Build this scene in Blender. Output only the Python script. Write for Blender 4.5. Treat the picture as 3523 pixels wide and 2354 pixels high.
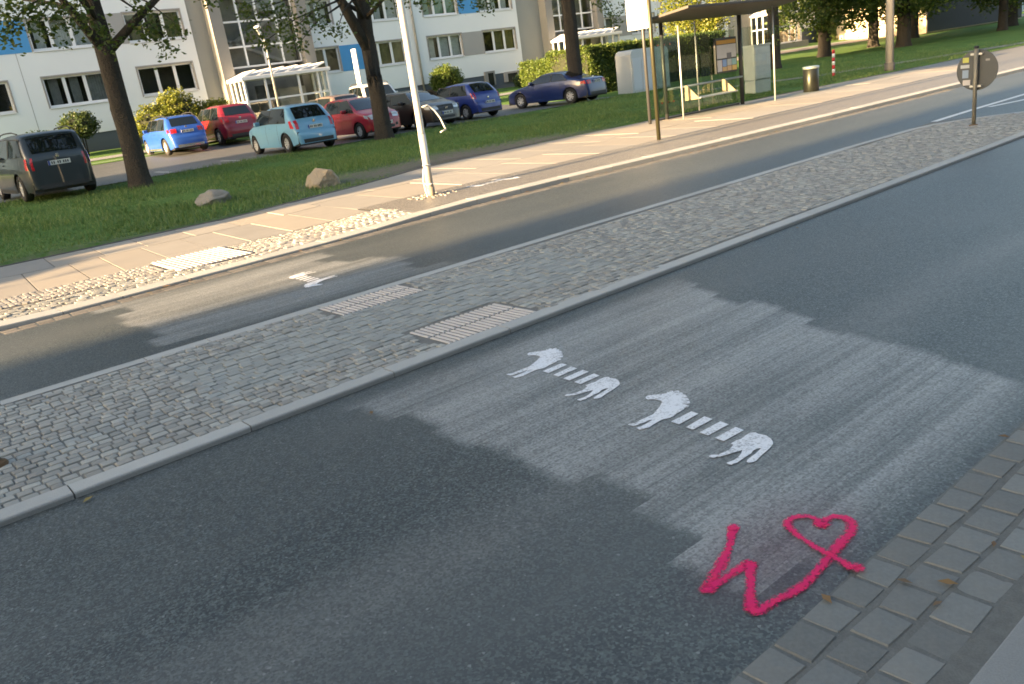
import bpy, bmesh, math, random
import numpy as np
from mathutils import Vector, Matrix, Quaternion
random.seed(7); rng = np.random.default_rng(7)
S = bpy.context.scene
for o in list(bpy.data.objects): bpy.data.objects.remove(o)
COL = S.collection

# ------------------------------------------------------------ camera
cd = bpy.data.cameras.new('camera'); cam = bpy.data.objects.new('camera', cd); COL.objects.link(cam)
cd.sensor_width = 36.0; cd.lens = 28.854; cd.clip_start = 0.05; cd.clip_end = 3000
RM = Matrix(((0.75781039, 0.29264594, -0.58316529), (-0.63920492, 0.15363875, -0.75353315), (-0.13092164, 0.94379738, 0.30348977)))
# columns of RM are the camera's own axes in the world (right, up, back)
cam.matrix_world = Matrix.Translation((0, 0, 1.70)) @ RM.to_4x4()
S.camera = cam
# ------------------------------------------------------------ sky, sun, exposure
SUN_EL = math.radians(10.5)
SUN_DIR = Vector((math.cos(SUN_EL), -0.004, -math.sin(SUN_EL)))      # the way the light travels: along the street
W = bpy.data.worlds.new('World'); S.world = W; W.use_nodes = True
wn = W.node_tree.nodes; wl = W.node_tree.links; wn.clear()
sky = wn.new('ShaderNodeTexSky'); sky.sky_type = 'NISHITA'; sky.sun_disc = False
sky.sun_elevation = SUN_EL; sky.sun_rotation = math.radians(270); sky.altitude = 100
sky.air_density = 1.0; sky.dust_density = 4.2; sky.ozone_density = 0.6
bg = wn.new('ShaderNodeBackground'); bg.inputs['Strength'].default_value = 0.07
wo = wn.new('ShaderNodeOutputWorld'); wl.new(sky.outputs[0], bg.inputs[0]); wl.new(bg.outputs[0], wo.inputs[0])
sd = bpy.data.lights.new('sun', 'SUN'); sd.energy = 5.0; sd.angle = math.radians(0.55); sd.color = (1.0, 0.68, 0.36)
sun = bpy.data.objects.new('sun', sd); COL.objects.link(sun)
sun.rotation_euler = SUN_DIR.to_track_quat('-Z', 'Y').to_euler(); sun.location = (-30, 0, 30)
S.view_settings.view_transform = 'Standard'; S.view_settings.look = 'None'; S.view_settings.gamma = 1.0
S.view_settings.exposure = 3.0
S.cycles.max_bounces = 6; S.cycles.transparent_max_bounces = 12; S.cycles.use_denoising = True; S.cycles.denoising_prefilter = 'ACCURATE'
S.cycles.sample_clamp_indirect = 6.0
S.cycles.filter_width = 1.7

# ------------------------------------------------------------ helpers: materials
def nt(m):
    m.use_nodes = True; n = m.node_tree.nodes; l = m.node_tree.links; n.clear(); return n, l
def N(n, t, **k):
    x = n.new(t)
    for a, b in k.items():
        if a.startswith('i_'): x.inputs[a[2:].replace('_', ' ')].default_value = b
        else: setattr(x, a, b)
    return x
def ramp(n, pts):
    r = n.new('ShaderNodeValToRGB'); e = r.color_ramp.elements
    while len(e) > 1: e.remove(e[-1])
    e[0].position, e[0].color = pts[0][0], (*pts[0][1], 1)
    for p, c in pts[1:]:
        q = e.new(p); q.color = (*c, 1)
    return r
def mth(n, l, op, a, b=None, c=None, clamp=False):
    m = n.new('ShaderNodeMath'); m.operation = op; m.use_clamp = clamp
    for i, v in enumerate((a, b, c)):
        if v is None: continue
        if isinstance(v, (int, float)): m.inputs[i].default_value = v
        else: l.new(v, m.inputs[i])
    return m.outputs[0]
def mixc(n, l, fac, a, b, blend='MIX'):
    m = n.new('ShaderNodeMix'); m.data_type = 'RGBA'; m.blend_type = blend
    for i, v in ((0, fac), (6, a), (7, b)):
        if isinstance(v, (int, float)): m.inputs[i].default_value = v
        elif isinstance(v, tuple): m.inputs[i].default_value = (*v, 1)
        else: l.new(v, m.inputs[i])
    return m.outputs[2]
def noise(n, l, vec, scale, detail=4, rough=0.55):
    t = N(n, 'ShaderNodeTexNoise'); t.inputs['Scale'].default_value = scale; t.inputs['Detail'].default_value = detail
    t.inputs['Roughness'].default_value = rough
    if vec is not None: l.new(vec, t.inputs['Vector'])
    return t.outputs['Fac']
def scaled(n, l, vec, s):
    m = n.new('ShaderNodeVectorMath'); m.operation = 'MULTIPLY'; l.new(vec, m.inputs[0]); m.inputs[1].default_value = s
    return m.outputs[0]
def finish(m, n, l, col, rough=0.7, metal=0.0, bump=None, bstr=0.2, bdist=0.01, coat=0.0, spec=0.5):
    p = n.new('ShaderNodeBsdfPrincipled'); o = n.new('ShaderNodeOutputMaterial'); l.new(p.outputs[0], o.inputs[0])
    for k, v in (('Base Color', col), ('Roughness', rough), ('Metallic', metal)):
        if isinstance(v, (int, float)): p.inputs[k].default_value = v
        elif isinstance(v, tuple): p.inputs[k].default_value = (*v, 1)
        else: l.new(v, p.inputs[k])
    p.inputs['Coat Weight'].default_value = coat; p.inputs['Coat Roughness'].default_value = 0.04
    p.inputs['Specular IOR Level'].default_value = spec
    if bump is not None:
        b = n.new('ShaderNodeBump'); b.inputs['Strength'].default_value = bstr; b.inputs['Distance'].default_value = bdist
        l.new(bump, b.inputs['Height']); l.new(b.outputs[0], p.inputs['Normal'])
    return p
MATS = {}
def mat(name, col, rough=0.65, metal=0.0, var=0.18, vs=3.0, fine=0.10, fs=60.0, bump=0.15, bd=0.004, coat=0.0, island=0.0, spec=0.5, tint=None):
    """plain procedural surface: base colour, soft blotches, fine grain, fine bump, optional per-piece variation"""
    if name in MATS: return MATS[name]
    m = bpy.data.materials.new(name); n, l = nt(m)
    tc = n.new('ShaderNodeTexCoord').outputs['Object']
    a = noise(n, l, tc, vs, 4); b = noise(n, l, tc, fs, 3)
    f = mth(n, l, 'ADD', mth(n, l, 'MULTIPLY', mth(n, l, 'SUBTRACT', a, 0.5), 2 * var), mth(n, l, 'MULTIPLY', mth(n, l, 'SUBTRACT', b, 0.5), 2 * fine))
    if island:
        g = n.new('ShaderNodeNewGeometry').outputs['Random Per Island']; oi = n.new('ShaderNodeObjectInfo').outputs['Random']
        r = mth(n, l, 'FRACT', mth(n, l, 'ADD', g, oi))
        f = mth(n, l, 'ADD', f, mth(n, l, 'MULTIPLY', mth(n, l, 'SUBTRACT', r, 0.5), 2 * island))
    f = mth(n, l, 'ADD', f, 1.0)
    v = n.new('ShaderNodeVectorMath'); v.operation = 'SCALE'; v.inputs[0].default_value = col; l.new(f, v.inputs['Scale'])
    c = v.outputs[0]
    if tint is not None:
        if island: c = mixc(n, l, mth(n, l, 'MULTIPLY', mth(n, l, 'FRACT', mth(n, l, 'MULTIPLY', r, 7.31)), tint[1]), c, tint[0])
        else: c = mixc(n, l, mth(n, l, 'MULTIPLY', a, tint[1]), c, tint[0])
    finish(m, n, l, c, rough, metal, b if bump else None, bump, bd, coat, spec)
    MATS[name] = m; return m
def paint(name, col, metal=0.25, rough=0.32):
    return mat(name, col, rough, metal * .4, 0.05, 1.5, 0.03, 200, 0, coat=.7)

# ------------------------------------------------------------ helpers: meshes
class MB:
    """collects shapes into one mesh"""
    def __init__(s): s.v = []; s.f = []; s.mi = []; s.cur = 0
    def add(s, vs, fs):
        o = len(s.v); s.v += [tuple(map(float, p)) for p in vs]; s.f += [tuple(i + o for i in q) for q in fs]; s.mi += [s.cur] * len(fs)
    def box(s, c, d, rz=0.0, M=None):
        x, y, z = (k / 2 for k in d); P = [(-x, -y, -z), (x, -y, -z), (x, y, -z), (-x, y, -z), (-x, -y, z), (x, -y, z), (x, y, z), (-x, y, z)]
        cr, sr = math.cos(rz), math.sin(rz)
        P = [(c[0] + p[0] * cr - p[1] * sr, c[1] + p[0] * sr + p[1] * cr, c[2] + p[2]) for p in P]
        if M is not None: P = [tuple(M @ Vector(p)) for p in P]
        s.add(P, [(0, 3, 2, 1), (4, 5, 6, 7), (0, 1, 5, 4), (1, 2, 6, 5), (2, 3, 7, 6), (3, 0, 4, 7)])
    def b(s, x0, x1, y0, y1, z0, z1): s.box(((x0 + x1) / 2, (y0 + y1) / 2, (z0 + z1) / 2), (x1 - x0, y1 - y0, z1 - z0))
    def tube(s, pts, rad, n=10, cap=True, rough=0.0):
        pts = [Vector(p) for p in pts]; rad = rad if isinstance(rad, (list, tuple)) else [rad] * len(pts)
        rings = []; ref = Vector((0.31, 0.95, 0.05)); jit = [1 + random.uniform(-rough, rough) for _ in range(n)]
        for i, p in enumerate(pts):
            t = (pts[min(i + 1, len(pts) - 1)] - pts[max(i - 1, 0)]).normalized()
            u = t.cross(ref); u = u.normalized() if u.length > 1e-4 else t.orthogonal().normalized(); w = t.cross(u)
            rings.append([p + (u * math.cos(2 * math.pi * k / n) + w * math.sin(2 * math.pi * k / n)) * rad[i] * (jit[k] + (random.uniform(-rough, rough) * .5 if rough else 0)) for k in range(n)])
        vs = [q for r in rings for q in r]; fs = []
        for i in range(len(pts) - 1):
            for k in range(n): fs.append((i * n + k, i * n + (k + 1) % n, (i + 1) * n + (k + 1) % n, (i + 1) * n + k))
        if cap: fs += [tuple(range(n - 1, -1, -1)), tuple((len(pts) - 1) * n + k for k in range(n))]
        s.add(vs, fs)
    def lathe(s, prof, n=20, M=None, close=False):
        vs = []; fs = []
        for r, z in prof:
            for k in range(n):
                a = 2 * math.pi * k / n; p = Vector((r * math.cos(a), r * math.sin(a), z)); vs.append(tuple(M @ p) if M is not None else tuple(p))
        m = len(prof)
        for i in range(m - 1 + (1 if close else 0)):
            for k in range(n): fs.append((i * n + k, i * n + (k + 1) % n, ((i + 1) % m) * n + (k + 1) % n, ((i + 1) % m) * n + k))
        if not close: fs += [tuple(range(n - 1, -1, -1)), tuple((m - 1) * n + k for k in range(n))]
        s.add(vs, fs)
    def prism(s, poly, z0, z1):
        n = len(poly); s.add([(x, y, z0) for x, y in poly] + [(x, y, z1) for x, y in poly],
              [tuple(range(n - 1, -1, -1)), tuple(range(n, 2 * n))] + [(i, (i + 1) % n, n + (i + 1) % n, n + i) for i in range(n)])
    def mesh(s, name, smooth=False, fix=False):
        m = bpy.data.meshes.new(name); m.from_pydata(s.v, [], s.f); m.update()
        if fix:
            q = bmesh.new(); q.from_mesh(m); bmesh.ops.recalc_face_normals(q, faces=q.faces[:]); q.to_mesh(m); q.free()
        if any(s.mi): m.polygons.foreach_set('material_index', s.mi)
        if smooth: m.polygons.foreach_set('use_smooth', [True] * len(m.polygons))
        return m
    def obj(s, name, material=None, parent=None, smooth=False, loc=None, rz=0.0, bevel=0.0):
        return link(name, s.mesh(name, smooth), material, parent, loc, rz, bevel)
def link(name, mesh, material=None, parent=None, loc=None, rz=0.0, bevel=0.0):
    o = bpy.data.objects.new(name, mesh); COL.objects.link(o)
    if material is not None and not mesh.materials:
        for m in (material if isinstance(material, (list, tuple)) else [material]): mesh.materials.append(m)
    if parent is not None: o.parent = parent
    if loc is not None: o.location = loc
    if rz: o.rotation_euler[2] = rz
    if bevel:
        b = o.modifiers.new('bevel', 'BEVEL'); b.width = bevel; b.segments = 2; b.limit_method = 'ANGLE'
    return o
def tag(o, label=None, cat=None, group=None, kind=None):
    for k, v in (('label', label), ('category', cat), ('group', group), ('kind', kind)):
        if v: o[k] = v
    return o
def thing(name, label, cat, loc=(0, 0, 0), rz=0.0, group=None):
    o = bpy.data.objects.new(name, None); COL.objects.link(o); o.location = loc; o.rotation_euler[2] = rz; o.empty_display_size = 0.2
    return tag(o, label, cat, group)
def copy_tree(o, parent=None):
    c = o.copy(); COL.objects.link(c); c.parent = parent
    for ch in list(o.children): copy_tree(ch, c)
    return c
def npmesh(name, V, F, smooth=False):
    """V (n,3), F (m,k) numpy"""
    m = bpy.data.meshes.new(name); V = np.asarray(V, dtype=np.float32); F = np.asarray(F, dtype=np.int32)
    m.vertices.add(len(V)); m.vertices.foreach_set('co', V.ravel())
    k = F.shape[1]; m.loops.add(F.size); m.loops.foreach_set('vertex_index', F.ravel())
    m.polygons.add(len(F)); m.polygons.foreach_set('loop_start', np.arange(len(F), dtype=np.int32) * k)
    m.update(calc_edges=True)
    if smooth: m.polygons.foreach_set('use_smooth', [True] * len(F))
    return m

# ------------------------------------------------------------ terrain: the lawn climbs gently to the houses
TY = [-5, 14.2, 17, 24, 28, 35, 41, 44, 46, 200]; TZ = [.06, .07, .15, .39, .41, .52, .74, .95, 1.0, 1.0]
def zt(x, y):
    return np.interp(y, TY, TZ) + .006 * np.clip(np.asarray(x) - 10, -20, 30) * np.clip((np.asarray(y) - 30) / 12, 0, 1)
def z1(x, y): return float(zt(x, y))
def kerb_y(x):   # street edge of the far kerb
    return float(np.interp(x, [-60, 0, 1, 7, 9, 17, 27, 60, 150], [9.1, 9.32, 9.36, 9.80, 9.82, 9.55, 9.42, 9.2, 8.6]))
def grass_y(x):  # pavement / lawn border
    return float(np.interp(x, [-60, 6.6, 8.2, 10.5, 17, 31, 60, 150], [14.3, 14.35, 14.75, 15.75, 15.8, 15.25, 14.7, 13.5]))
def side_z(x):   # pavement height: dropped at the crossing
    return float(np.interp(x, [0.2, 1.6, 5.2, 6.8], [.075, .03, .03, .078]))
# ------------------------------------------------------------ ground materials
def asphalt_mat(name, scrubs=(), base=(.036, .043, .043), light=(.095, .103, .100), bands=True):
    m = bpy.data.materials.new(name); n, l = nt(m)
    tc = n.new('ShaderNodeTexCoord').outputs['Object']
    sx = n.new('ShaderNodeSeparateXYZ'); l.new(tc, sx.inputs[0]); X, Y = sx.outputs[0], sx.outputs[1]
    grain = noise(n, l, tc, 95, 3, .7); mid = noise(n, l, tc, 16, 3); big = noise(n, l, tc, .55, 4)
    v = N(n, 'ShaderNodeTexVoronoi'); v.inputs['Scale'].default_value = 105; l.new(tc, v.inputs['Vector'])
    wn_ = N(n, 'ShaderNodeTexWhiteNoise'); l.new(v.outputs['Position'], wn_.inputs['Vector'])
    rnd = wn_.outputs['Value']
    c = mixc(n, l, mth(n, l, 'POWER', rnd, 1.8), (base[0] * .62, base[1] * .62, base[2] * .62), (base[0] * 3.6, base[1] * 3.5, base[2] * 3.3))
    c = mixc(n, l, mth(n, l, 'MULTIPLY', mth(n, l, 'SUBTRACT', grain, .42, clamp=True), 2.2, clamp=True), c, (base[0] * .45, base[1] * .45, base[2] * .45))
    # wide soft wheel-track bands along the lane and blotches of wear
    if bands:
        bvec = scaled(n, l, tc, (.10, .75, 0)); bn = noise(n, l, bvec, 1.0, 3, .5)
        c = mixc(n, l, mth(n, l, 'MULTIPLY', mth(n, l, 'SUBTRACT', bn, .46, clamp=True), 3.2, clamp=True), c, (.085, .092, .088))
    c = mixc(n, l, mth(n, l, 'MULTIPLY', mth(n, l, 'GREATER_THAN', noise(n, l, tc, 2.6, 2), .735), .5), c, (base[0] * .5, base[1] * .5, base[2] * .5))
    c = mixc(n, l, mth(n, l, 'MULTIPLY', mth(n, l, 'SUBTRACT', big, .5, clamp=True), 1.3, clamp=True), c, light)
    if scrubs:   # tyre-polished track along the near lane
        tr_ = mth(n, l, 'SUBTRACT', 1.0, mth(n, l, 'MULTIPLY', mth(n, l, 'ABSOLUTE', mth(n, l, 'SUBTRACT', Y, 2.38)), 2.6), clamp=True)
        tr_ = mth(n, l, 'MULTIPLY', mth(n, l, 'MULTIPLY', tr_, mth(n, l, 'MULTIPLY_ADD', noise(n, l, scaled(n, l, tc, (.8, 2.2, 0)), 1.0, 3, .55), 1.6, -.25, clamp=True)), mth(n, l, 'MULTIPLY_ADD', rnd, .7, .3))
        c = mixc(n, l, mth(n, l, 'MULTIPLY', tr_, 1.1, clamp=True), c, (.150, .155, .146))
    # ground-off paint: lighter, brushed along the lane, ragged ends
    for (x0, k0, x1, k1, y0, y1, amp, strong) in scrubs:
        st = N(n, 'ShaderNodeTexWhiteNoise', noise_dimensions='1D'); l.new(mth(n, l, 'FLOOR', mth(n, l, 'MULTIPLY', Y, 2.9)), st.inputs['W'])
        st2 = N(n, 'ShaderNodeTexWhiteNoise', noise_dimensions='1D'); l.new(mth(n, l, 'ADD', mth(n, l, 'FLOOR', mth(n, l, 'MULTIPLY', Y, 3.3)), 51.5), st2.inputs['W'])
        soft = mth(n, l, 'MULTIPLY', mth(n, l, 'SUBTRACT', mid, .5), .07)
        lo = mth(n, l, 'ADD', mth(n, l, 'ADD', mth(n, l, 'MULTIPLY_ADD', Y, k0, x0), mth(n, l, 'MULTIPLY', mth(n, l, 'SUBTRACT', st.outputs['Value'], .5), amp)), soft)
        hi = mth(n, l, 'ADD', mth(n, l, 'ADD', mth(n, l, 'MULTIPLY_ADD', Y, k1, x1), mth(n, l, 'MULTIPLY', mth(n, l, 'SUBTRACT', st2.outputs['Value'], .5), amp)), soft)
        a = mth(n, l, 'MULTIPLY', mth(n, l, 'SUBTRACT', X, lo), 12.0, clamp=True); b = mth(n, l, 'MULTIPLY', mth(n, l, 'SUBTRACT', hi, X), 12.0, clamp=True)
        cY = mth(n, l, 'MULTIPLY', mth(n, l, 'SUBTRACT', Y, y0), 5.0, clamp=True); dY = mth(n, l, 'MULTIPLY', mth(n, l, 'SUBTRACT', y1, Y), 5.0, clamp=True)
        msk = mth(n, l, 'MULTIPLY', mth(n, l, 'MULTIPLY', a, b), mth(n, l, 'MULTIPLY', cY, dY))
        s1 = noise(n, l, scaled(n, l, tc, (.14, 46, 0)), 1.0, 6, .75); s2 = noise(n, l, scaled(n, l, tc, (.5, 3.2, 0)), 1.0, 2, .5)
        streak = mth(n, l, 'ADD', mth(n, l, 'MULTIPLY', mth(n, l, 'SUBTRACT', s1, .36), 1.9), mth(n, l, 'MULTIPLY', mth(n, l, 'SUBTRACT', s2, .40), 1.9), clamp=True)
        msk = mth(n, l, 'MULTIPLY', msk, mth(n, l, 'MULTIPLY', mth(n, l, 'ADD', streak, .18, clamp=True), strong))
        scr = mth(n, l, 'MULTIPLY', mth(n, l, 'SUBTRACT', noise(n, l, scaled(n, l, tc, (.07, 75, 0)), 1.0, 3, .6), .56, clamp=True), 7.0, clamp=True)
        msk = mth(n, l, 'MULTIPLY', msk, mth(n, l, 'MULTIPLY_ADD', scr, -.62, 1.0))
        msk = mth(n, l, 'MULTIPLY', msk, mth(n, l, 'MULTIPLY_ADD', rnd, .75, .45), clamp=True)
        c = mixc(n, l, msk, c, (.285, .295, .285))
    # scattered pale chips
    sp = mth(n, l, 'GREATER_THAN', rnd, .9965)
    c = mixc(n, l, mth(n, l, 'MULTIPLY', sp, .45), c, (.26, .27, .26))
    bm_ = mth(n, l, 'ADD', grain, mth(n, l, 'MULTIPLY', rnd, .6))
    finish(m, n, l, c, .5, 0, bm_, .45, .004, spec=.55)
    return m
M_road = asphalt_mat('asphalt_road', scrubs=((2.06, -.01, 3.85, .27, 1.24, 4.25, .34, 1.12), (2.35, -.06, 5.3, -.11, 6.75, 9.3, .5, .95)))
M_park = asphalt_mat('asphalt_parking', base=(.075, .078, .08), light=(.14, .14, .135))
M_strip = asphalt_mat('asphalt_pavement', base=(.13, .122, .11), light=(.19, .175, .155), bands=False)
def lawn_mat():
    m = bpy.data.materials.new('lawn_soil_and_turf'); n, l = nt(m); tc = n.new('ShaderNodeTexCoord').outputs['Object']
    a = noise(n, l, tc, .6, 4); b = noise(n, l, tc, 9, 4); c_ = noise(n, l, tc, 60, 3)
    g = ramp(n, [(.25, (.046, .094, .019)), (.5, (.076, .155, .030)), (.75, (.120, .195, .048))]); l.new(mth(n, l, 'ADD', mth(n, l, 'MULTIPLY', a, .5), mth(n, l, 'MULTIPLY', b, .5)), g.inputs[0])
    sx = n.new('ShaderNodeSeparateXYZ'); l.new(tc, sx.inputs[0]); X, Y = sx.outputs[0], sx.outputs[1]
    # bare trodden soil along the pavement edge between the stones and the lamp post
    d1 = mth(n, l, 'SUBTRACT', 1.0, mth(n, l, 'MULTIPLY', mth(n, l, 'ABSOLUTE', mth(n, l, 'SUBTRACT', X, 11.6)), .17), clamp=True)
    d2 = mth(n, l, 'SUBTRACT', 1.0, mth(n, l, 'MULTIPLY', mth(n, l, 'ABSOLUTE', mth(n, l, 'SUBTRACT', Y, 15.9)), .52), clamp=True)
    edge = mth(n, l, 'MULTIPLY', mth(n, l, 'SUBTRACT', 15.1, Y, clamp=True), .8)
    soil = mth(n, l, 'ADD', mth(n, l, 'MULTIPLY', mth(n, l, 'MULTIPLY', d1, d2), 3.0), edge)
    soil = mth(n, l, 'MULTIPLY', soil, mth(n, l, 'MULTIPLY_ADD', b, 2.4, -.65, clamp=True), clamp=True)
    s = ramp(n, [(.3, (.11, .095, .075)), (.7, (.21, .185, .15))]); l.new(c_, s.inputs[0])
    c = mixc(n, l, soil, g.outputs[0], s.outputs[0])
    finish(m, n, l, c, .95, 0, c_, .5, .02, spec=.2); return m
M_lawn = lawn_mat()
M_sett = mat('granite_sett', (.285, .292, .268), .8, 0, .16, 30, .2, 160, .3, .003, island=.24, tint=((.215, .190, .170), .3))
M_paver = mat('granite_paver', (.265, .278, .260), .8, 0, .14, 30, .14, 160, .35, .003, island=.14)
M_cobble = mat('big_grey_cobble', (.162, .172, .165), .78, 0, .25, 9, .25, 90, .35, .004, island=.22, tint=((.160, .158, .140), .3))
M_kerb = mat('granite_kerb', (.36, .365, .345), .75, 0, .12, 4, .2, 150, .35, .003, island=.08)
M_slab = mat('granite_slab', (.255, .245, .225), .75, 0, .14, 2.2, .10, 140, .25, .003, island=.10, tint=((.31, .265, .205), .5))
M_mosaic = mat('mosaic_stone', (.30, .285, .26), .8, 0, .15, 30, .2, 150, .4, .003, island=.3)
M_joint = mat('joint_sand', (.110, .106, .094), .95, 0, .3, 20, .3, 150, .4, .006)
M_joint2 = mat('near_joint_grit', (.125, .130, .122), .95, 0, .35, 20, .3, 150, .4, .006)
M_joint3 = mat('island_joint_sand', (.150, .148, .134), .95, 0, .3, 20, .3, 150, .4, .006)
M_tactg = mat('tactile_groove', (.29, .28, .265), .8)
M_tact = mat('tactile_concrete', (.45, .435, .42), .7, 0, .10, 8, .12, 150, .2, .002, island=.05)
M_conc = mat('concrete_path', (.22, .23, .225), .85, 0, .14, 3, .25, 200, .4, .003)

# ------------------------------------------------------------ setting: ground, road, pavements
def sheet(name, x0, x1, y0, y1, z, m, nx=1, ny=1, fz=None, kind='structure'):
    xs = np.linspace(x0, x1, nx + 1); ys = np.linspace(y0, y1, ny + 1); gx, gy = np.meshgrid(xs, ys); gz = np.full_like(gx, z) if fz is None else fz(gx, gy)
    V = np.stack([gx.ravel(), gy.ravel(), gz.ravel()], 1); i = np.arange(ny)[:, None] * (nx + 1) + np.arange(nx)[None]; i = i.ravel()
    F = np.stack([i, i + 1, i + nx + 2, i + nx + 1], 1)
    return tag(link(name, npmesh(name, V, F, True), m), kind=kind)
M_far = mat('far_ground', (.07, .085, .045), .95, 0, .3, .05, .2, 3, 0)
sheet('ground', -700, 900, -700, 900, -.25, M_far)
sheet('road', -57, 420, 1.203, 10.05, 0.0, M_road)
def lawn_z(gx, gy):
    z = zt(gx, gy) - .005 + .018 * np.sin(gx * 1.7 + gy * .9) * np.sin(gy * 1.3 - gx * .5)
    ge = np.interp(gx, [-60, 6.6, 8.2, 10.5, 17, 31, 60, 150], [14.3, 14.35, 14.75, 15.75, 15.8, 15.25, 14.7, 13.5])
    z = np.where(gy < ge - .02, -.2, z)
    inp = (gy > 24.75) & (gy < 37.1) & (gx < 27.2) & (gx > -53)
    return np.where(inp, z - .12, z)
sheet('lawn', -60, 160, 13.0, 46.5, 0, M_lawn, 560, 168, lawn_z)
sheet('far_lawn', 160, 420, 10.3, 120, .4, M_lawn)
def strip_mesh(name, edges, m, kind='structure'):
    V = []; F = []
    for i, (x, ya, yb, za, zb) in enumerate(edges):
        V += [(x, ya, za), (x, yb, zb)]
        if i: F.append((2 * i - 2, 2 * i, 2 * i + 1, 2 * i - 1))
    return tag(link(name, npmesh(name, V, F), m), kind=kind)
park = sheet('parking_lot', -52, 26.9, 24.9, 37.0, 0, M_park, 60, 30, lambda gx, gy: zt(gx, gy) - .004)
# bedding under the pavement stones
xs = [-55, -20, -5, 0, 1, 1.6, 2, 3, 4, 5.2, 6, 6.8, 8, 9, 10, 12, 15, 17, 20, 25, 27, 31, 40, 60, 100, 150, 300]
pave = strip_mesh('far_pavement', [(x, kerb_y(x) + .2, grass_y(x) + .15, side_z(x) - .012, side_z(x) - .012) for x in xs], M_joint)
island = tag(link('traffic_island', npmesh('traffic_island', [(-1.6, 4.44, .0275), (16.3, 4.56, .0275), (15.4, 6.2, .0275), (14.9, 6.64, .0275), (-1.6, 6.56, .0275)], [[0, 1, 2], [0, 2, 3], [0, 3, 4]]), M_joint3), kind='structure')
near = sheet('near_pavement', -20, 40, -6, 1.212, .0012, M_joint2)

# ------------------------------------------------------------ stones (shared mesh variants)
def stone_mesh(name, seed, bev=.10, dome=.10, jag=.06, k=8):
    r = random.Random(seed); base = []; k = 12; cr = .07 + jag
    corners = [(sx * (.5 - r.random() * jag * .6), sy * (.5 - r.random() * jag * .6)) for sx, sy in ((1, 1), (-1, 1), (-1, -1), (1, -1))]
    for i, (x, y) in enumerate(corners):
        px, py = corners[i - 1]; nx, ny = corners[(i + 1) % 4]
        base += [(x + (px - x) * cr, y + (py - y) * cr), (x * .985, y * .985), (x + (nx - x) * cr, y + (ny - y) * cr)]
    b = MB(); vs = []
    for s_, z in ((1.0, -.9), (1.0, -bev * 1.4), (1 - bev, 0.0)):
        vs += [(x * s_, y * s_, z + (r.random() - .5) * dome * .5 if z == 0 else z) for x, y in base]
    vs.append((0, 0, dome)); fs = []
    for q in range(2):
        for i in range(k): fs.append((q * k + i, q * k + (i + 1) % k, (q + 1) * k + (i + 1) % k, (q + 1) * k + i))
    for i in range(k): fs.append((2 * k + i, 2 * k + (i + 1) % k, 3 * k))
    b.add(vs, fs); return b.mesh(name)
def dist(x, y): return math.hypot(x, y)
def stones(name, places, variants, m, parent, limit=300, zs=.045):
    """places: (x, y, lx, ly, z, rot). The nearest ones are parts, the rest one joined part"""
    places = sorted(places, key=lambda p: dist(p[0], p[1]))
    for v in variants:
        if not v.materials: v.materials.append(m)
    for x, y, lx, ly, z, r in places[:limit]:
        o = bpy.data.objects.new(name, random.choice(variants)); COL.objects.link(o); o.parent = parent
        o.location = (x, y, z); o.scale = (lx, ly, zs); o.rotation_euler[2] = r
    rest = places[limit:]
    if rest:
        VV = []; FF = {3: [], 4: []}; off = 0; data = []
        for v in variants:
            co = np.array([q.co[:] for q in v.vertices]); data.append((co, [tuple(p.vertices) for p in v.polygons]))
        fl = []
        for x, y, lx, ly, z, r in rest:
            co, fs = random.choice(data); c, s = math.cos(r), math.sin(r)
            px, py = co[:, 0] * lx, co[:, 1] * ly
            VV.append(np.stack([x + px * c - py * s, y + px * s + py * c, z + co[:, 2] * zs], 1))
            fl += [tuple(i + off for i in f) for f in fs]; off += len(co)
        me = bpy.data.meshes.new(name + '_field'); me.from_pydata(np.concatenate(VV).tolist(), [], fl); me.update()
        tag(link(name + '_field', me, m, parent), kind='stuff')
V_rough = [stone_mesh('sett', s, .10, .05, .08) for s in range(8)]
V_flat = [stone_mesh('paver', 20 + s, .05, .02, .02) for s in range(6)]
V_flat2 = [stone_mesh('gutter_sett', 80 + s, .05, .03, .05) for s in range(6)]
V_big = [stone_mesh('cobble', 40 + s, .08, .035, .12) for s in range(8)]
def courses(x0, x1, y0, y1, w, ln, z, inside=None, jit=.12, wob=0.0):
    out = []; y = y0
    while y < y1 - w * .5:
        ww = w * random.uniform(.92, 1.08); x = x0 - random.random() * ln
        while x < x1:
            L_ = ln * random.uniform(1 - jit * 1.6, 1 + jit * 1.6); cx, cy = x + L_ / 2, y + ww / 2 + wob * math.sin(x * 1.1)
            if x > x0 - L_ * .62 and cx < x1 + .02 and (inside is None or inside(cx, cy)):
                out.append((cx, cy, L_ * .95, ww * .94, z + random.uniform(-.004, .004), random.uniform(-.04, .04)))
            x += L_
        y += ww
    return out
PL = ((2.94, 3.80, 6.02, 6.49), (2.94, 3.80, 4.51, 5.06))
def in_plate(x, y, g=.03): return any(a - g < x < b + g and c - g < y < d + g for a, b, c, d in PL)
def isl_far(x): return float(np.interp(x, [-2, 0, 6, 12, 14.2, 14.9, 15.3, 15.8, 16.3], [6.42, 6.42, 6.50, 6.52, 6.46, 6.25, 5.9, 5.5, 4.9]))
def isl_near(x): return 4.50 + .008 * x
pv = courses(1.50, 5.25, 5.025, 6.01, .078, .098, .032, lambda x, y: not in_plate(x, y), .06)
st = courses(-1.5, 1.53, 4.50, 6.42, .073, .080, .034, None, .22)
st += courses(5.25, 16.2, 4.52, 6.6, .073, .082, .034, lambda x, y: isl_near(x) + .03 < y < isl_far(x) - .05, .22, .012)
st += courses(1.48, 5.25, 4.505, 5.075, .073, .080, .034, lambda x, y: not in_plate(x, y) and y < 5.05, .22)
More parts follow.
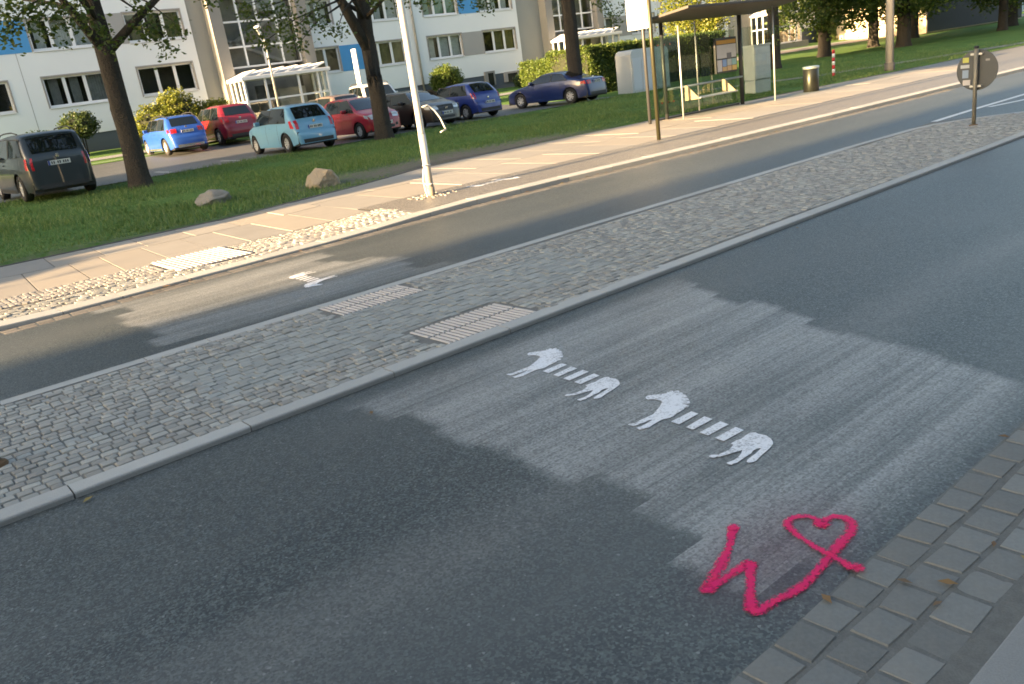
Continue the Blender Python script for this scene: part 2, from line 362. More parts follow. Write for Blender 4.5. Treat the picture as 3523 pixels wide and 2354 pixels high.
st += courses(1.48, 5.25, 6.03, 6.46, .073, .080, .034, lambda x, y: not in_plate(x, y), .22)
stones('paver', pv, V_flat, M_paver, island, 300)
stones('sett', st, V_rough, M_sett, island, 300)
def kerb_piece(L_, w, h, seed):
    """a kerb stone lying along x from its start, top at 0, street side at y=0, rounded street edge"""
    r = random.Random(seed); prof = [(0, -h), (0, -.012), (.004, -.004), (.012, 0), (w, r.uniform(-.002, .002)), (w, -h)]
    b = MB(); g = .004; vs = []
    for x in (g, L_ - g): vs += [(x, y, z) for y, z in prof]
    n = len(prof); fs = [tuple(range(n)), tuple(range(2 * n - 1, n - 1, -1))] + [(i, n + i, n + (i + 1) % n, (i + 1) % n) for i in range(n)]
    b.add(vs, fs); return b.mesh('kerb_stone', fix=True)
def kerb_run(parent, pts, w, ztop, flip=False, h=.2, seed=0):
    """pts: list of (x, y) joints in order"""
    for i in range(len(pts) - 1):
        (xa, ya), (xb, yb) = pts[i], pts[i + 1]; L_ = math.hypot(xb - xa, yb - ya); me = kerb_piece(L_, w, h, seed + i); me.materials.append(M_kerb)
        o = bpy.data.objects.new('kerb_stone', me); COL.objects.link(o); o.parent = parent
        za, zb = (ztop(xa), ztop(xb)) if callable(ztop) else (ztop, ztop)
        o.rotation_euler = (0, -math.atan2(zb - za, L_), math.atan2(yb - ya, xb - xa))
        o.location = (xa, ya, za)
jx = [-1.4, -.45, .51, 1.45, 2.42, 3.40, 4.4, 5.4, 6.35, 7.4, 8.4, 9.5, 10.5, 11.6, 12.8, 13.9, 15.1, 16.3]
kerb_run(island, [(x, 4.365 + .008 * x) for x in jx], .135, .034, seed=1)
fx = [16.35, 16.05, 15.6, 15.1, 14.6, 14.0, 13, 12, 11, 10, 9, 8, 7, 6, 5, 4, 3, 2, 1.5, .5, -.5, -1.5]
kerb_run(island, [(x, isl_far(x) + .15) for x in fx], .14, .034, seed=50)
# far kerb with its dropped stretch
kx = [-9, -8, -7, -6, -5, -4, -3, -2, -1, 0, .75, 1.52, 2.13, 2.9, 3.80, 4.7, 5.5, 6.42, 7.3, 8.17, 9.2, 10.2, 11.2, 12.3, 13.4, 14.5, 15.6, 16.8, 18, 19.3, 20.6, 22, 23.4, 25, 26.6, 28.4, 30.2, 32, 34, 36, 38.5, 41, 44, 47, 51, 55, 60, 66, 74, 84, 100, 130]
kerb_run(pave, [(x, kerb_y(x)) for x in kx], .28, side_z, h=.3, seed=100)
# gutter setts along the far kerb
gut = []
for x in np.arange(-3, 22, .16):
    for j in range(2): gut.append((x + random.uniform(-.01, .01), kerb_y(x) - .07 - .115 * j, .15, .105, .0015, random.uniform(-.03, .03)))
stones('gutter_sett', gut, V_flat2, mat('gutter_stone', (.125, .118, .108), .8, 0, .2, 20, .2, 120, .4, .004, island=.25), pave, 300, .03)
# setts and mosaic beside the dropped kerb
tp = (2.98, 3.93, 10.12, 11.28)
not_tp = lambda x, y: not (tp[0] - .03 < x < tp[1] + .03 and tp[2] - .03 < y < tp[3] + .03)
ss = []
for x in np.arange(-1.5, 6.35, .112):
    for j in range(6):
        y = kerb_y(x) + .34 + .105 * j + random.uniform(-.012, .012)
        if not_tp(x, y) and y < 10.75: ss.append((x + random.uniform(-.015, .015) + .05 * (j % 2), y, .105, .098, side_z(x) + random.uniform(-.004, .006), random.uniform(-.12, .12)))
stones('kerbside_sett', ss, V_rough, M_mosaic, pave, 250)
ms = []
for x in np.arange(-1.5, 6.45, .062):
    for j in range(13):
        y = 11.15 - .058 * j + .02 * math.sin(x)
        if y > kerb_y(x) + .9 and not_tp(x, y): ms.append((x + random.uniform(-.01, .01), y + random.uniform(-.008, .008), .056, .054, side_z(x) + random.uniform(-.003, .003), random.uniform(-.3, .3)))
stones('mosaic_stone', ms, V_rough, M_mosaic, pave, 0, .03)
# tactile plates: ribbed concrete
def tactile(parent, x0, x1, y0, y1, z, nx, ny, pitch, name='tactile_plate'):
    for i in range(nx):
        for j in range(ny):
            a, b_ = x0 + (x1 - x0) * i / nx + .003, x0 + (x1 - x0) * (i + 1) / nx - .003; c, d = y0 + (y1 - y0) * j / ny + .003, y0 + (y1 - y0) * (j + 1) / ny - .003
            m = MB(); m.b(a, b_, c, d, z - .05, z); m.cur = 1; k = int(round((b_ - a) / pitch)); p = (b_ - a) / k
            for q in range(k):
                xc = a + (q + .5) * p; m.prism_like = None
                m.add([(xc - p * .30, c + .006, z + .001), (xc + p * .30, c + .006, z + .001), (xc + p * .18, c + .012, z + .009), (xc - p * .18, c + .012, z + .009),
                       (xc - p * .30, d - .006, z + .001), (xc + p * .30, d - .006, z + .001), (xc + p * .18, d - .012, z + .009), (xc - p * .18, d - .012, z + .009)],
                      [(0, 1, 2, 3), (5, 4, 7, 6), (3, 2, 6, 7), (0, 3, 7, 4), (1, 5, 6, 2)])
            m.obj(name, [M_tactg, M_tact], parent)
tactile(island, 2.955, 3.79, 6.03, 6.48, .027, 3, 2, .047)
tactile(island, 2.955, 3.79, 4.52, 5.05, .027, 3, 2, .047)
tactile(pave, tp[0], tp[1], tp[2], tp[3], .034, 3, 2, .062)
# slabs on the far pavement
def slab(poly, z):
    m = MB(); cx = sum(p[0] for p in poly) / 4; cy = sum(p[1] for p in poly) / 4
    q = [(x, y) for x, y in poly]; i_ = [(cx + (x - cx) * .99, cy + (y - cy) * .994) for x, y in q]
    vs = [(x, y, z[k] - .05) for k, (x, y) in enumerate(q)] + [(x, y, z[k] - .006) for k, (x, y) in enumerate(q)] + [(x, y, z[k]) for k, (x, y) in enumerate(i_)]
    fs = [(0, 1, 5, 4), (1, 2, 6, 5), (2, 3, 7, 6), (3, 0, 4, 7), (4, 5, 9, 8), (5, 6, 10, 9), (6, 7, 11, 10), (7, 4, 8, 11), (8, 9, 10, 11)]
    m.add(vs, fs); m.obj('paving_slab', M_slab, pave)
def slab_row(y0f, y1f, xs, lean):
    for a, b_ in zip(xs[:-1], xs[1:]):
        g = .006; dz = random.uniform(-.004, .004)
        P = [(a + g - lean, y0f(a)), (b_ - g - lean, y0f(b_)), (b_ - g, y1f(b_)), (a + g, y1f(a))]
        slab(P, [side_z(x) + dz for x, _ in P])
xa = [-1.9, -1.3, -.7, -.1, .5, 1.05, 1.75, 2.35, 2.76, 3.36, 3.95, 4.46, 5.1, 5.75, 6.4, 7.1, 7.85]
slab_row(lambda x: 11.19, lambda x: 13.02, [x for x in xa if x <= 6.5], .13)
xb = [-1.8, -.9, -.2, .6, 1.5, 2.28, 2.97, 3.57, 4.3, 5.05, 5.8, 6.5]
slab_row(lambda x: 13.05, lambda x: grass_y(x) - .02, xb, .1)
xc = [6.42, 7.3, 8.5, 9.6, 10.75, 11.9, 13.1, 14.3, 15.7, 17.1, 18.6, 20.1, 21.6, 23.3, 25, 27, 29, 31]
slab_row(lambda x: 11.66, lambda x: 13.45, xc, .1)
slab_row(lambda x: 13.48, lambda x: grass_y(x) - .02, [6.5, 7.8, 8.9, 10.2, 11.4, 12.6, 13.8, 15.1, 16.5, 17.9, 19.4, 20.9, 22.5, 24.2, 26, 28, 31], .08)
strip_mesh('kerbside_strip', [(x, kerb_y(x) + .283, 11.64, side_z(x) - .002, side_z(x) - .002) for x in (6.35, 6.8, 8, 9, 10, 12, 15, 17, 20, 25, 27, 31)], M_strip)
strip_mesh('far_footway', [(x, kerb_y(x) + .283, grass_y(x) - .01, .075, .075) for x in (31.02, 40, 60, 100, 150, 300)], M_strip)
# edging between pavement and lawn
mE = MB()
for a, b_ in zip(xs[:-1], xs[1:]):
    if -20 <= a < 100: mE.add([(a, grass_y(a), -.02), (b_, grass_y(b_), -.02), (b_, grass_y(b_) + .05, -.02), (a, grass_y(a) + .05, -.02), (a, grass_y(a), side_z(a) + .012), (b_, grass_y(b_), side_z(b_) + .012), (b_, grass_y(b_) + .05, side_z(b_) + .012), (a, grass_y(a) + .05, side_z(a) + .012)], [(0, 3, 2, 1), (4, 5, 6, 7), (0, 1, 5, 4), (1, 2, 6, 5), (2, 3, 7, 6), (3, 0, 4, 7)])
mE.obj('lawn_edging', mat('edging_stone', (.14, .13, .12), .85), pave)
# near side: three courses of big cobbles, then a concrete path
cb = []
for j, (ya, yb) in enumerate(((1.212, 1.082), (1.078, .943), (.939, .805))):
    x = -1.0 + .05 * j
    while x < 9:
        L_ = random.uniform(.138, .172); cb.append((x + L_ / 2, (ya + yb) / 2 + random.uniform(-.004, .004), L_ * .985, (ya - yb) * .99, .005 - .001 * j + random.uniform(-.002, .002), random.uniform(-.035, .035))); x += L_
stones('cobble', cb, V_big, M_cobble, near, 300, .06)
nx_ = [-1.2, .1, 1.35, 2.6, 3.9, 5.2, 6.5, 8, 10]
for a, b_ in zip(nx_[:-1], nx_[1:]):
    m = MB(); m.b(a + .004, b_ - .004, -1.6, .738, -.06, .004); m.obj('concrete_slab', M_conc, near, bevel=.006)
# white lane lines at the tip of the island
M_line = mat('road_paint_white', (.62, .62, .60), .6, 0, .2, 8, .25, 120, .2, .002)
def flat_strip(name, pts, w, z, m, parent=None):
    P = [Vector((*p, 0)) for p in pts]; V = []; F = []
    for i, p in enumerate(P):
        t = (P[min(i + 1, len(P) - 1)] - P[max(0, i - 1)]).normalized(); nn = Vector((-t.y, t.x, 0)) * w / 2
        V += [(p.x - nn.x, p.y - nn.y, z), (p.x + nn.x, p.y + nn.y, z)]
        if i: F.append((2 * i - 2, 2 * i, 2 * i + 1, 2 * i - 1))
    return link(name, npmesh(name, V, F), m, parent)
tag(flat_strip('lane_marking', [(15.2, 6.74), (17, 6.78), (19.3, 6.78), (24, 6.65), (40, 6.2), (80, 5.2)], .12, .004, M_line), 'long white lane line running off from the tip of the island', 'road marking')
tag(flat_strip('lane_marking', [(17.2, 6.62), (18.1, 6.40), (20, 5.98), (24, 5.2), (30, 4.2)], .12, .004, M_line), 'white line forking off towards the near lane past the island', 'road marking')
# parking bay lines
for i, x in enumerate((7.9, 10.0)):
    tag(link('bay_line', npmesh('bay_line', [(x, 25.3, z1(x, 25.3) + .004), (x + .1, 25.3, z1(x, 25.3) + .004), (x + .1, 26.9, z1(x, 26.9) + .004), (x, 26.9, z1(x, 26.9) + .004)], [[0, 1, 2, 3]]), M_line),
        ['worn white bay line behind the left tree trunk', 'worn white bay line beside the light blue hatchback'][i], 'road marking')
ZH = [(2.999, 2.792), (3.022, 2.8), (3.041, 2.784), (3.071, 2.757), (3.103, 2.731), (3.116, 2.747), (3.119, 2.73), (3.136, 2.739), (3.146, 2.726), (3.131, 2.71), (3.148, 2.714), (3.161, 2.708), (3.164, 2.697), (3.144, 2.683), (3.151, 2.672), (3.146, 2.656), (3.132, 2.654), (3.138, 2.636), (3.12, 2.608), (3.091, 2.624), (3.111, 2.599), (3.09, 2.574), (3.068, 2.596), (3.083, 2.564), (3.059, 2.543), (3.033, 2.564), (3.039, 2.531), (3.015, 2.52), (2.996, 2.534), (2.992, 2.523), (2.956, 2.52), (2.922, 2.519), (2.886, 2.512), (2.862, 2.514), (2.834, 2.53), (2.817, 2.534), (2.789, 2.532), (2.756, 2.531), (2.72, 2.526), (2.705, 2.535), (2.686, 2.541), (2.675, 2.548), (2.684, 2.58), (2.702, 2.569), (2.736, 2.567), (2.775, 2.569), (2.8, 2.571), (2.785, 2.583), (2.755, 2.584), (2.731, 2.59), (2.702, 2.595), (2.69, 2.601), (2.688, 2.638), (2.701, 2.636), (2.718, 2.619), (2.756, 2.621), (2.803, 2.617), (2.846, 2.613), (2.868, 2.618), (2.901, 2.632), (2.943, 2.647), (2.998, 2.676), (3.008, 2.694), (3.005, 2.729), (2.993, 2.753), (2.981, 2.759), (2.987, 2.776)]
ZS = [(2.982, 2.475), (2.978, 2.427), (2.828, 2.428), (2.832, 2.482), (2.968, 2.384), (2.964, 2.33), (2.816, 2.335), (2.821, 2.38), (2.962, 2.285), (2.956, 2.232), (2.804, 2.237), (2.808, 2.291), (2.95, 2.188), (2.94, 2.136), (2.795, 2.143), (2.799, 2.196)]
ZR = [(2.936, 2.095), (2.95, 2.078), (2.943, 2.063), (2.948, 2.022), (2.934, 1.991), (2.913, 1.965), (2.89, 1.948), (2.847, 1.937), (2.813, 1.932), (2.782, 1.929), (2.746, 1.923), (2.711, 1.916), (2.695, 1.92), (2.68, 1.933), (2.684, 1.944), (2.702, 1.952), (2.736, 1.955), (2.771, 1.957), (2.804, 1.963), (2.827, 1.966), (2.814, 1.979), (2.787, 1.982), (2.757, 1.972), (2.723, 1.974), (2.684, 1.972), (2.653, 1.971), (2.639, 1.979), (2.624, 1.979), (2.622, 1.995), (2.626, 2.007), (2.647, 2.002), (2.668, 1.996), (2.705, 2.0), (2.736, 2.008), (2.767, 2.024), (2.752, 2.027), (2.722, 2.041), (2.685, 2.052), (2.66, 2.063), (2.653, 2.076), (2.635, 2.077), (2.631, 2.097), (2.635, 2.108), (2.653, 2.105), (2.67, 2.084), (2.696, 2.078), (2.734, 2.072), (2.774, 2.082), (2.788, 2.086), (2.792, 2.103), (2.833, 2.102), (2.857, 2.093), (2.897, 2.098)]
HEART= [(2.216, 1.679, 0.0326), (2.163, 1.65, 0.0233), (2.113, 1.62, 0.0215), (2.045, 1.592, 0.0309), (1.978, 1.566, 0.0358), (1.913, 1.544, 0.0378), (1.851, 1.521, 0.0344), (1.904, 1.518, 0.0321), (1.96, 1.514, 0.0297), (2.012, 1.509, 0.03), (2.058, 1.497, 0.033), (2.008, 1.462, 0.0256), (1.953, 1.423, 0.025), (1.899, 1.388, 0.0309), (1.862, 1.355, 0.038), (1.856, 1.331, 0.0327), (1.906, 1.321, 0.0279), (1.967, 1.311, 0.0307), (2.038, 1.298, 0.0285), (2.11, 1.299, 0.0263), (2.18, 1.305, 0.0254), (2.269, 1.316, 0.0301), (2.353, 1.328, 0.0307), (2.426, 1.335, 0.0312), (2.478, 1.354, 0.0317), (2.507, 1.388, 0.0292), (2.502, 1.427, 0.025), (2.472, 1.444, 0.025), (2.425, 1.442, 0.0408), (2.439, 1.469, 0.025), (2.44, 1.505, 0.0237), (2.418, 1.534, 0.0238), (2.379, 1.547, 0.0252), (2.343, 1.531, 0.0264), (2.317, 1.485, 0.0231), (2.292, 1.423, 0.0212), (2.273, 1.366, 0.0222), (2.264, 1.313, 0.0273), (2.253, 1.266, 0.0242), (2.236, 1.206, 0.0343)]
# ------------------------------------------------------------ painted zebras on the road (one stencil, four times)
def zebra_mat():
    m = bpy.data.materials.new('stencil_white'); n, l = nt(m); g = n.new('ShaderNodeNewGeometry').outputs['Position']
    a = noise(n, l, g, 9, 4); b = noise(n, l, g, 110, 3, .7); c2 = noise(n, l, g, 28, 4, .65)
    w = mth(n, l, 'ADD', mth(n, l, 'MULTIPLY', a, .45), mth(n, l, 'ADD', mth(n, l, 'MULTIPLY', b, .55), mth(n, l, 'MULTIPLY', c2, .35)))
    vo = N(n, 'ShaderNodeTexVoronoi'); vo.inputs['Scale'].default_value = 105; l.new(g, vo.inputs['Vector'])
    wn_ = N(n, 'ShaderNodeTexWhiteNoise'); l.new(vo.outputs['Position'], wn_.inputs['Vector'])
    w = mth(n, l, 'ADD', w, mth(n, l, 'MULTIPLY', mth(n, l, 'SUBTRACT', wn_.outputs['Value'], .5), .22))
    wear = mth(n, l, 'MULTIPLY', mth(n, l, 'SUBTRACT', w, .69), 5.0, clamp=True)
    c = mixc(n, l, mth(n, l, 'MULTIPLY', a, .35), (.72, .74, .76), (.60, .63, .66)); c = mixc(n, l, mth(n, l, 'MULTIPLY', wear, .75), c, (.12, .125, .13))
    finish(m, n, l, c, .6, 0, b, .4, .003); return m
M_zeb = zebra_mat()
def poly_obj(name, pts, z, m, parent):
    bm = bmesh.new(); f = bm.faces.new([bm.verts.new((x, y, z)) for x, y in pts]); bm.normal_update()
    if f.normal.z < 0: f.normal_flip()
    bmesh.ops.triangulate(bm, faces=bm.faces[:], ngon_method='EAR_CLIP'); me = bpy.data.meshes.new(name); bm.to_mesh(me); bm.free()
    return link(name, me, m, parent)
def zebra(label, f, z, loc):
    t = thing('painted_zebra', label, 'road painting', (*loc, z), group='stencilled zebras around the crossing')
    tr = lambda P: [(q.real - loc[0], q.imag - loc[1]) for q in (f(complex(x, y)) for x, y in P)]
    poly_obj('head_and_forelegs', tr(ZH), 0, M_zeb, t)
    for k in range(4): poly_obj('body_stripe', tr(ZS[4 * k:4 * k + 4]), 0, M_zeb, t)
    poly_obj('rump_and_hind_legs', tr(ZR), 0, M_zeb, t)
pol = lambda s, deg: s * complex(math.cos(math.radians(deg)), math.sin(math.radians(deg)))
zebra('larger nearer of the two white zebras on the near lane', lambda q: q, .004, (2.9, 2.4))
zebra('white zebra on the near lane, the one closer to the island kerb', lambda q: q * pol(1.05, 1.62) + complex(.083, .905), .004, (3.0, 3.4))
zebra('upside-down white zebra on the far lane beyond the island', lambda q: q * pol(.916, -174.15) + complex(5.986, 10.299), .004, (3.4, 7.9))
zebra('white zebra on the far pavement beside the lamp post', lambda q: q * pol(1.039, -78.52) * 1.038 + complex(5.367, 13.152) * 1.038, side_z(8.5) + .003, (8.6, 11.0))

# ------------------------------------------------------------ sprayed pink heart
def spray_mat():
    m = bpy.data.materials.new('pink_spray_paint'); n, l = nt(m); g = n.new('ShaderNodeNewGeometry').outputs['Position']
    uv = n.new('ShaderNodeUVMap').outputs[0]; s = n.new('ShaderNodeSeparateXYZ'); l.new(uv, s.inputs[0])
    d = s.outputs[1]                                   # 1 in the middle of the stroke, 0 at its rim
    b = noise(n, l, g, 95, 4, .8); b2 = noise(n, l, g, 30, 3, .6)
    b3 = noise(n, l, g, 10, 2, .5); vo = N(n, 'ShaderNodeTexVoronoi'); vo.inputs['Scale'].default_value = 105; l.new(g, vo.inputs['Vector'])
    wn_ = N(n, 'ShaderNodeTexWhiteNoise'); l.new(vo.outputs['Position'], wn_.inputs['Vector']); rnd = wn_.outputs['Value']
    grit = mth(n, l, 'ADD', mth(n, l, 'MULTIPLY', mth(n, l, 'SUBTRACT', rnd, .5), 1.0), mth(n, l, 'MULTIPLY', mth(n, l, 'SUBTRACT', b, .5), .9))
    body = mth(n, l, 'MULTIPLY_ADD', d, 1.55, mth(n, l, 'MULTIPLY_ADD', b3, 1.3, -.80))
    a = mth(n, l, 'ADD', body, mth(n, l, 'MULTIPLY', grit, mth(n, l, 'SUBTRACT', 1.15, mth(n, l, 'MULTIPLY', d, .55))), clamp=True)
    a = mth(n, l, 'MULTIPLY', mth(n, l, 'MULTIPLY', a, .90), mth(n, l, 'MULTIPLY', d, 3.0, clamp=True))
    c = mixc(n, l, mth(n, l, 'MULTIPLY', b2, .9), (.62, .020, .17), (.80, .040, .10))
    p = n.new('ShaderNodeBsdfPrincipled'); l.new(c, p.inputs['Base Color']); p.inputs['Roughness'].default_value = .9; p.inputs['Specular IOR Level'].default_value = .15
    t = n.new('ShaderNodeBsdfTransparent'); mx = n.new('ShaderNodeMixShader'); l.new(a, mx.inputs[0]); l.new(t.outputs[0], mx.inputs[1]); l.new(p.outputs[0], mx.inputs[2])
    o = n.new('ShaderNodeOutputMaterial'); l.new(mx.outputs[0], o.inputs[0]); return m
def mist_mat():
    m = bpy.data.materials.new('pink_overspray'); n, l = nt(m); g = n.new('ShaderNodeNewGeometry').outputs['Position']
    uv = n.new('ShaderNodeUVMap').outputs[0]; s = n.new('ShaderNodeSeparateXYZ'); l.new(uv, s.inputs[0])
    b = noise(n, l, g, 160, 3, .75); b2 = noise(n, l, g, 5, 3, .6)
    a = mth(n, l, 'MULTIPLY', mth(n, l, 'MULTIPLY', s.outputs[1], mth(n, l, 'MULTIPLY', b2, .42)), mth(n, l, 'MULTIPLY', b, 1.5), clamp=True)
    p = n.new('ShaderNodeBsdfPrincipled'); p.inputs['Base Color'].default_value = (.20, .035, .075, 1); p.inputs['Roughness'].default_value = .9
    t = n.new('ShaderNodeBsdfTransparent'); mx = n.new('ShaderNodeMixShader'); l.new(a, mx.inputs[0]); l.new(t.outputs[0], mx.inputs[1]); l.new(p.outputs[0], mx.inputs[2])
    o = n.new('ShaderNodeOutputMaterial'); l.new(mx.outputs[0], o.inputs[0]); return m
def stroke(pts):
    """dense smooth ribbon through pts (x, y, width) with rounded ends; uv.y runs 0 rim -> 1 centre"""
    P = np.array(pts); seg = []
    for i in range(len(P) - 1):
        p0, p1, p2, p3 = P[max(i - 1, 0)], P[i], P[i + 1], P[min(i + 2, len(P) - 1)]
        for u in np.linspace(0, 1, 8, endpoint=False):
            seg.append(.5 * ((2 * p1) + (-p0 + p2) * u + (2 * p0 - 5 * p1 + 4 * p2 - p3) * u * u + (-p0 + 3 * p1 - 3 * p2 + p3) * u ** 3))
    return np.array(seg + [P[-1]])
ht = thing('painted_heart', 'pink sprayed heart with a zigzag tail on the near lane', 'graffiti', (2.1, 1.4, 0))
SG = stroke(HEART); C_ = np.array([2.1, 1.4])
bm = bmesh.new(); uvl = bm.loops.layers.uv.new('UVMap')
# the can's path as overlapping round dabs, welded into ribbons: rim verts carry v=0, the spine v=1
prev = None
for i, (x, y, w) in enumerate(SG):
    a = SG[max(i - 1, 0)]; c = SG[min(i + 1, len(SG) - 1)]; t = Vector((c[0] - a[0], c[1] - a[1], 0)); t = t.normalized() if t.length > 1e-6 else Vector((1, 0, 0))
    nn = Vector((-t.y, t.x, 0)) * max(w, .018) * .92; z = .004 + i * .000012 + (.013 if y < 1.215 else 0)
    o = Vector((x - C_[0], y - C_[1], z)); row = [bm.verts.new(o - nn), bm.verts.new(o), bm.verts.new(o + nn)]
    if prev:
        for k in range(2):
            f = bm.faces.new([prev[k], row[k], row[k + 1], prev[k + 1]])
            for lp in f.loops: lp[uvl].uv = (0, 1 if lp.vert in (prev[1], row[1]) else 0)
    prev = row
for e, (x, y, w) in ((0, SG[0]), (1, SG[-1]), (2, HEART[6]), (3, HEART[10]), (4, HEART[14]), (5, HEART[28])):
    z = .0048 + e * .00005 + (.013 if y < 1.215 else 0); cv = bm.verts.new((x - C_[0], y - C_[1], z)); rr = max(w, .02) * 1.0
    rg = [bm.verts.new((x - C_[0] + rr * math.cos(q), y - C_[1] + rr * math.sin(q), z)) for q in np.linspace(0, 2 * math.pi, 18, endpoint=False)]
    for k in range(18):
        f = bm.faces.new([cv, rg[k], rg[(k + 1) % 18]])
        for lp in f.loops: lp[uvl].uv = (0, 1 if lp.vert is cv else 0)
bm.normal_update()
for f in bm.faces:
    if f.normal.z < 0: f.normal_flip()
me = bpy.data.meshes.new('paint_line'); bm.to_mesh(me); bm.free(); link('paint_line', me, spray_mat(), ht)
bm = bmesh.new(); uvl = bm.loops.layers.uv.new('UVMap')
for k, (cx, cy, rx, ry) in enumerate(((-.02, .05, .42, .30), (.24, .10, .40, .30))):
    cv = bm.verts.new((cx, cy, .0024 + k * .0004)); rg = [bm.verts.new((cx + rx * math.cos(q), cy + ry * math.sin(q), .0024 + k * .0004)) for q in np.linspace(0, 2 * math.pi, 32, endpoint=False)]
    for j in range(32):
        f = bm.faces.new([cv, rg[j], rg[(j + 1) % 32]])
        for lp in f.loops: lp[uvl].uv = (0, 1 if lp.vert is cv else 0)
me = bpy.data.meshes.new('overspray'); bm.to_mesh(me); bm.free(); link('overspray', me, mist_mat(), ht)
# ------------------------------------------------------------ parked cars
M_glass = mat('car_window_glass', (.006, .009, .010), .04, 0, .1, 2, .05, 50, 0, spec=.8)
M_tyre = mat('tyre_rubber', (.018, .018, .018), .85, 0, .1, 5, .1, 80, .2)
M_rim = mat('alloy_rim', (.52, .53, .54), .35, .3, .05, 5, .03, 80, 0)
M_black = mat('black_plastic', (.022, .023, .024), .6, 0, .1, 5, .1, 80, .1)
M_red = mat('tail_lamp_red', (.42, .012, .018), .18, 0, .1, 12, .1, 80, 0, coat=.6)
M_lamp = mat('head_lamp_clear', (.55, .58, .60), .15, .35, .25, 18, .1, 60, 0, coat=.6)
M_plate = mat('number_plate', (.62, .62, .58), .5, 0, .05, 4, .05, 80, 0)
M_eu = mat('plate_blue_band', (.02, .06, .32), .5)
M_chrome = mat('chrome', (.6, .6, .6), .2, .9, .05, 5, .03, 80, 0)
def wheel_meshes(r, w):
    t = MB(); t.lathe([(r * .62, -w / 2), (r * .93, -w / 2), (r, -w / 2 + .03), (r, w / 2 - .03), (r * .93, w / 2), (r * .62, w / 2)], 24, close=True)
    d = MB(); d.lathe([(r * .645, -w * .3), (r * .645, w * .15), (r * .3, w * .1)], 20)
    q = MB()
    for k in range(5):
        a = 2 * math.pi * k / 5
        for da in (-.17, .17):
            c, s = math.cos(a + da), math.sin(a + da); c2, s2 = math.cos(a + da * 1.6), math.sin(a + da * 1.6)
            pa, pb = Vector((c * r * .12, s * r * .12, w * .36)), Vector((c2 * r * .62, s2 * r * .62, w * .42)); nn = Vector((-s, c, 0)) * r * .06
            q.add([pa - nn, pa + nn, pb + nn, pb - nn] + [p - Vector((0, 0, .03)) for p in (pa - nn, pa + nn, pb + nn, pb - nn)], [(0, 1, 2, 3), (7, 6, 5, 4), (0, 4, 5, 1), (1, 5, 6, 2), (2, 6, 7, 3), (3, 7, 4, 0)])
    q.lathe([(r * .58, w * .34), (r * .655, w * .44), (r * .655, w * .30), (r * .58, w * .28)], 24, close=True)
    q.lathe([(.001, w * .42), (r * .14, w * .42), (r * .16, w * .3)], 12)
    return t.mesh('tyre', True), d.mesh('hub', True), q.mesh('rim')
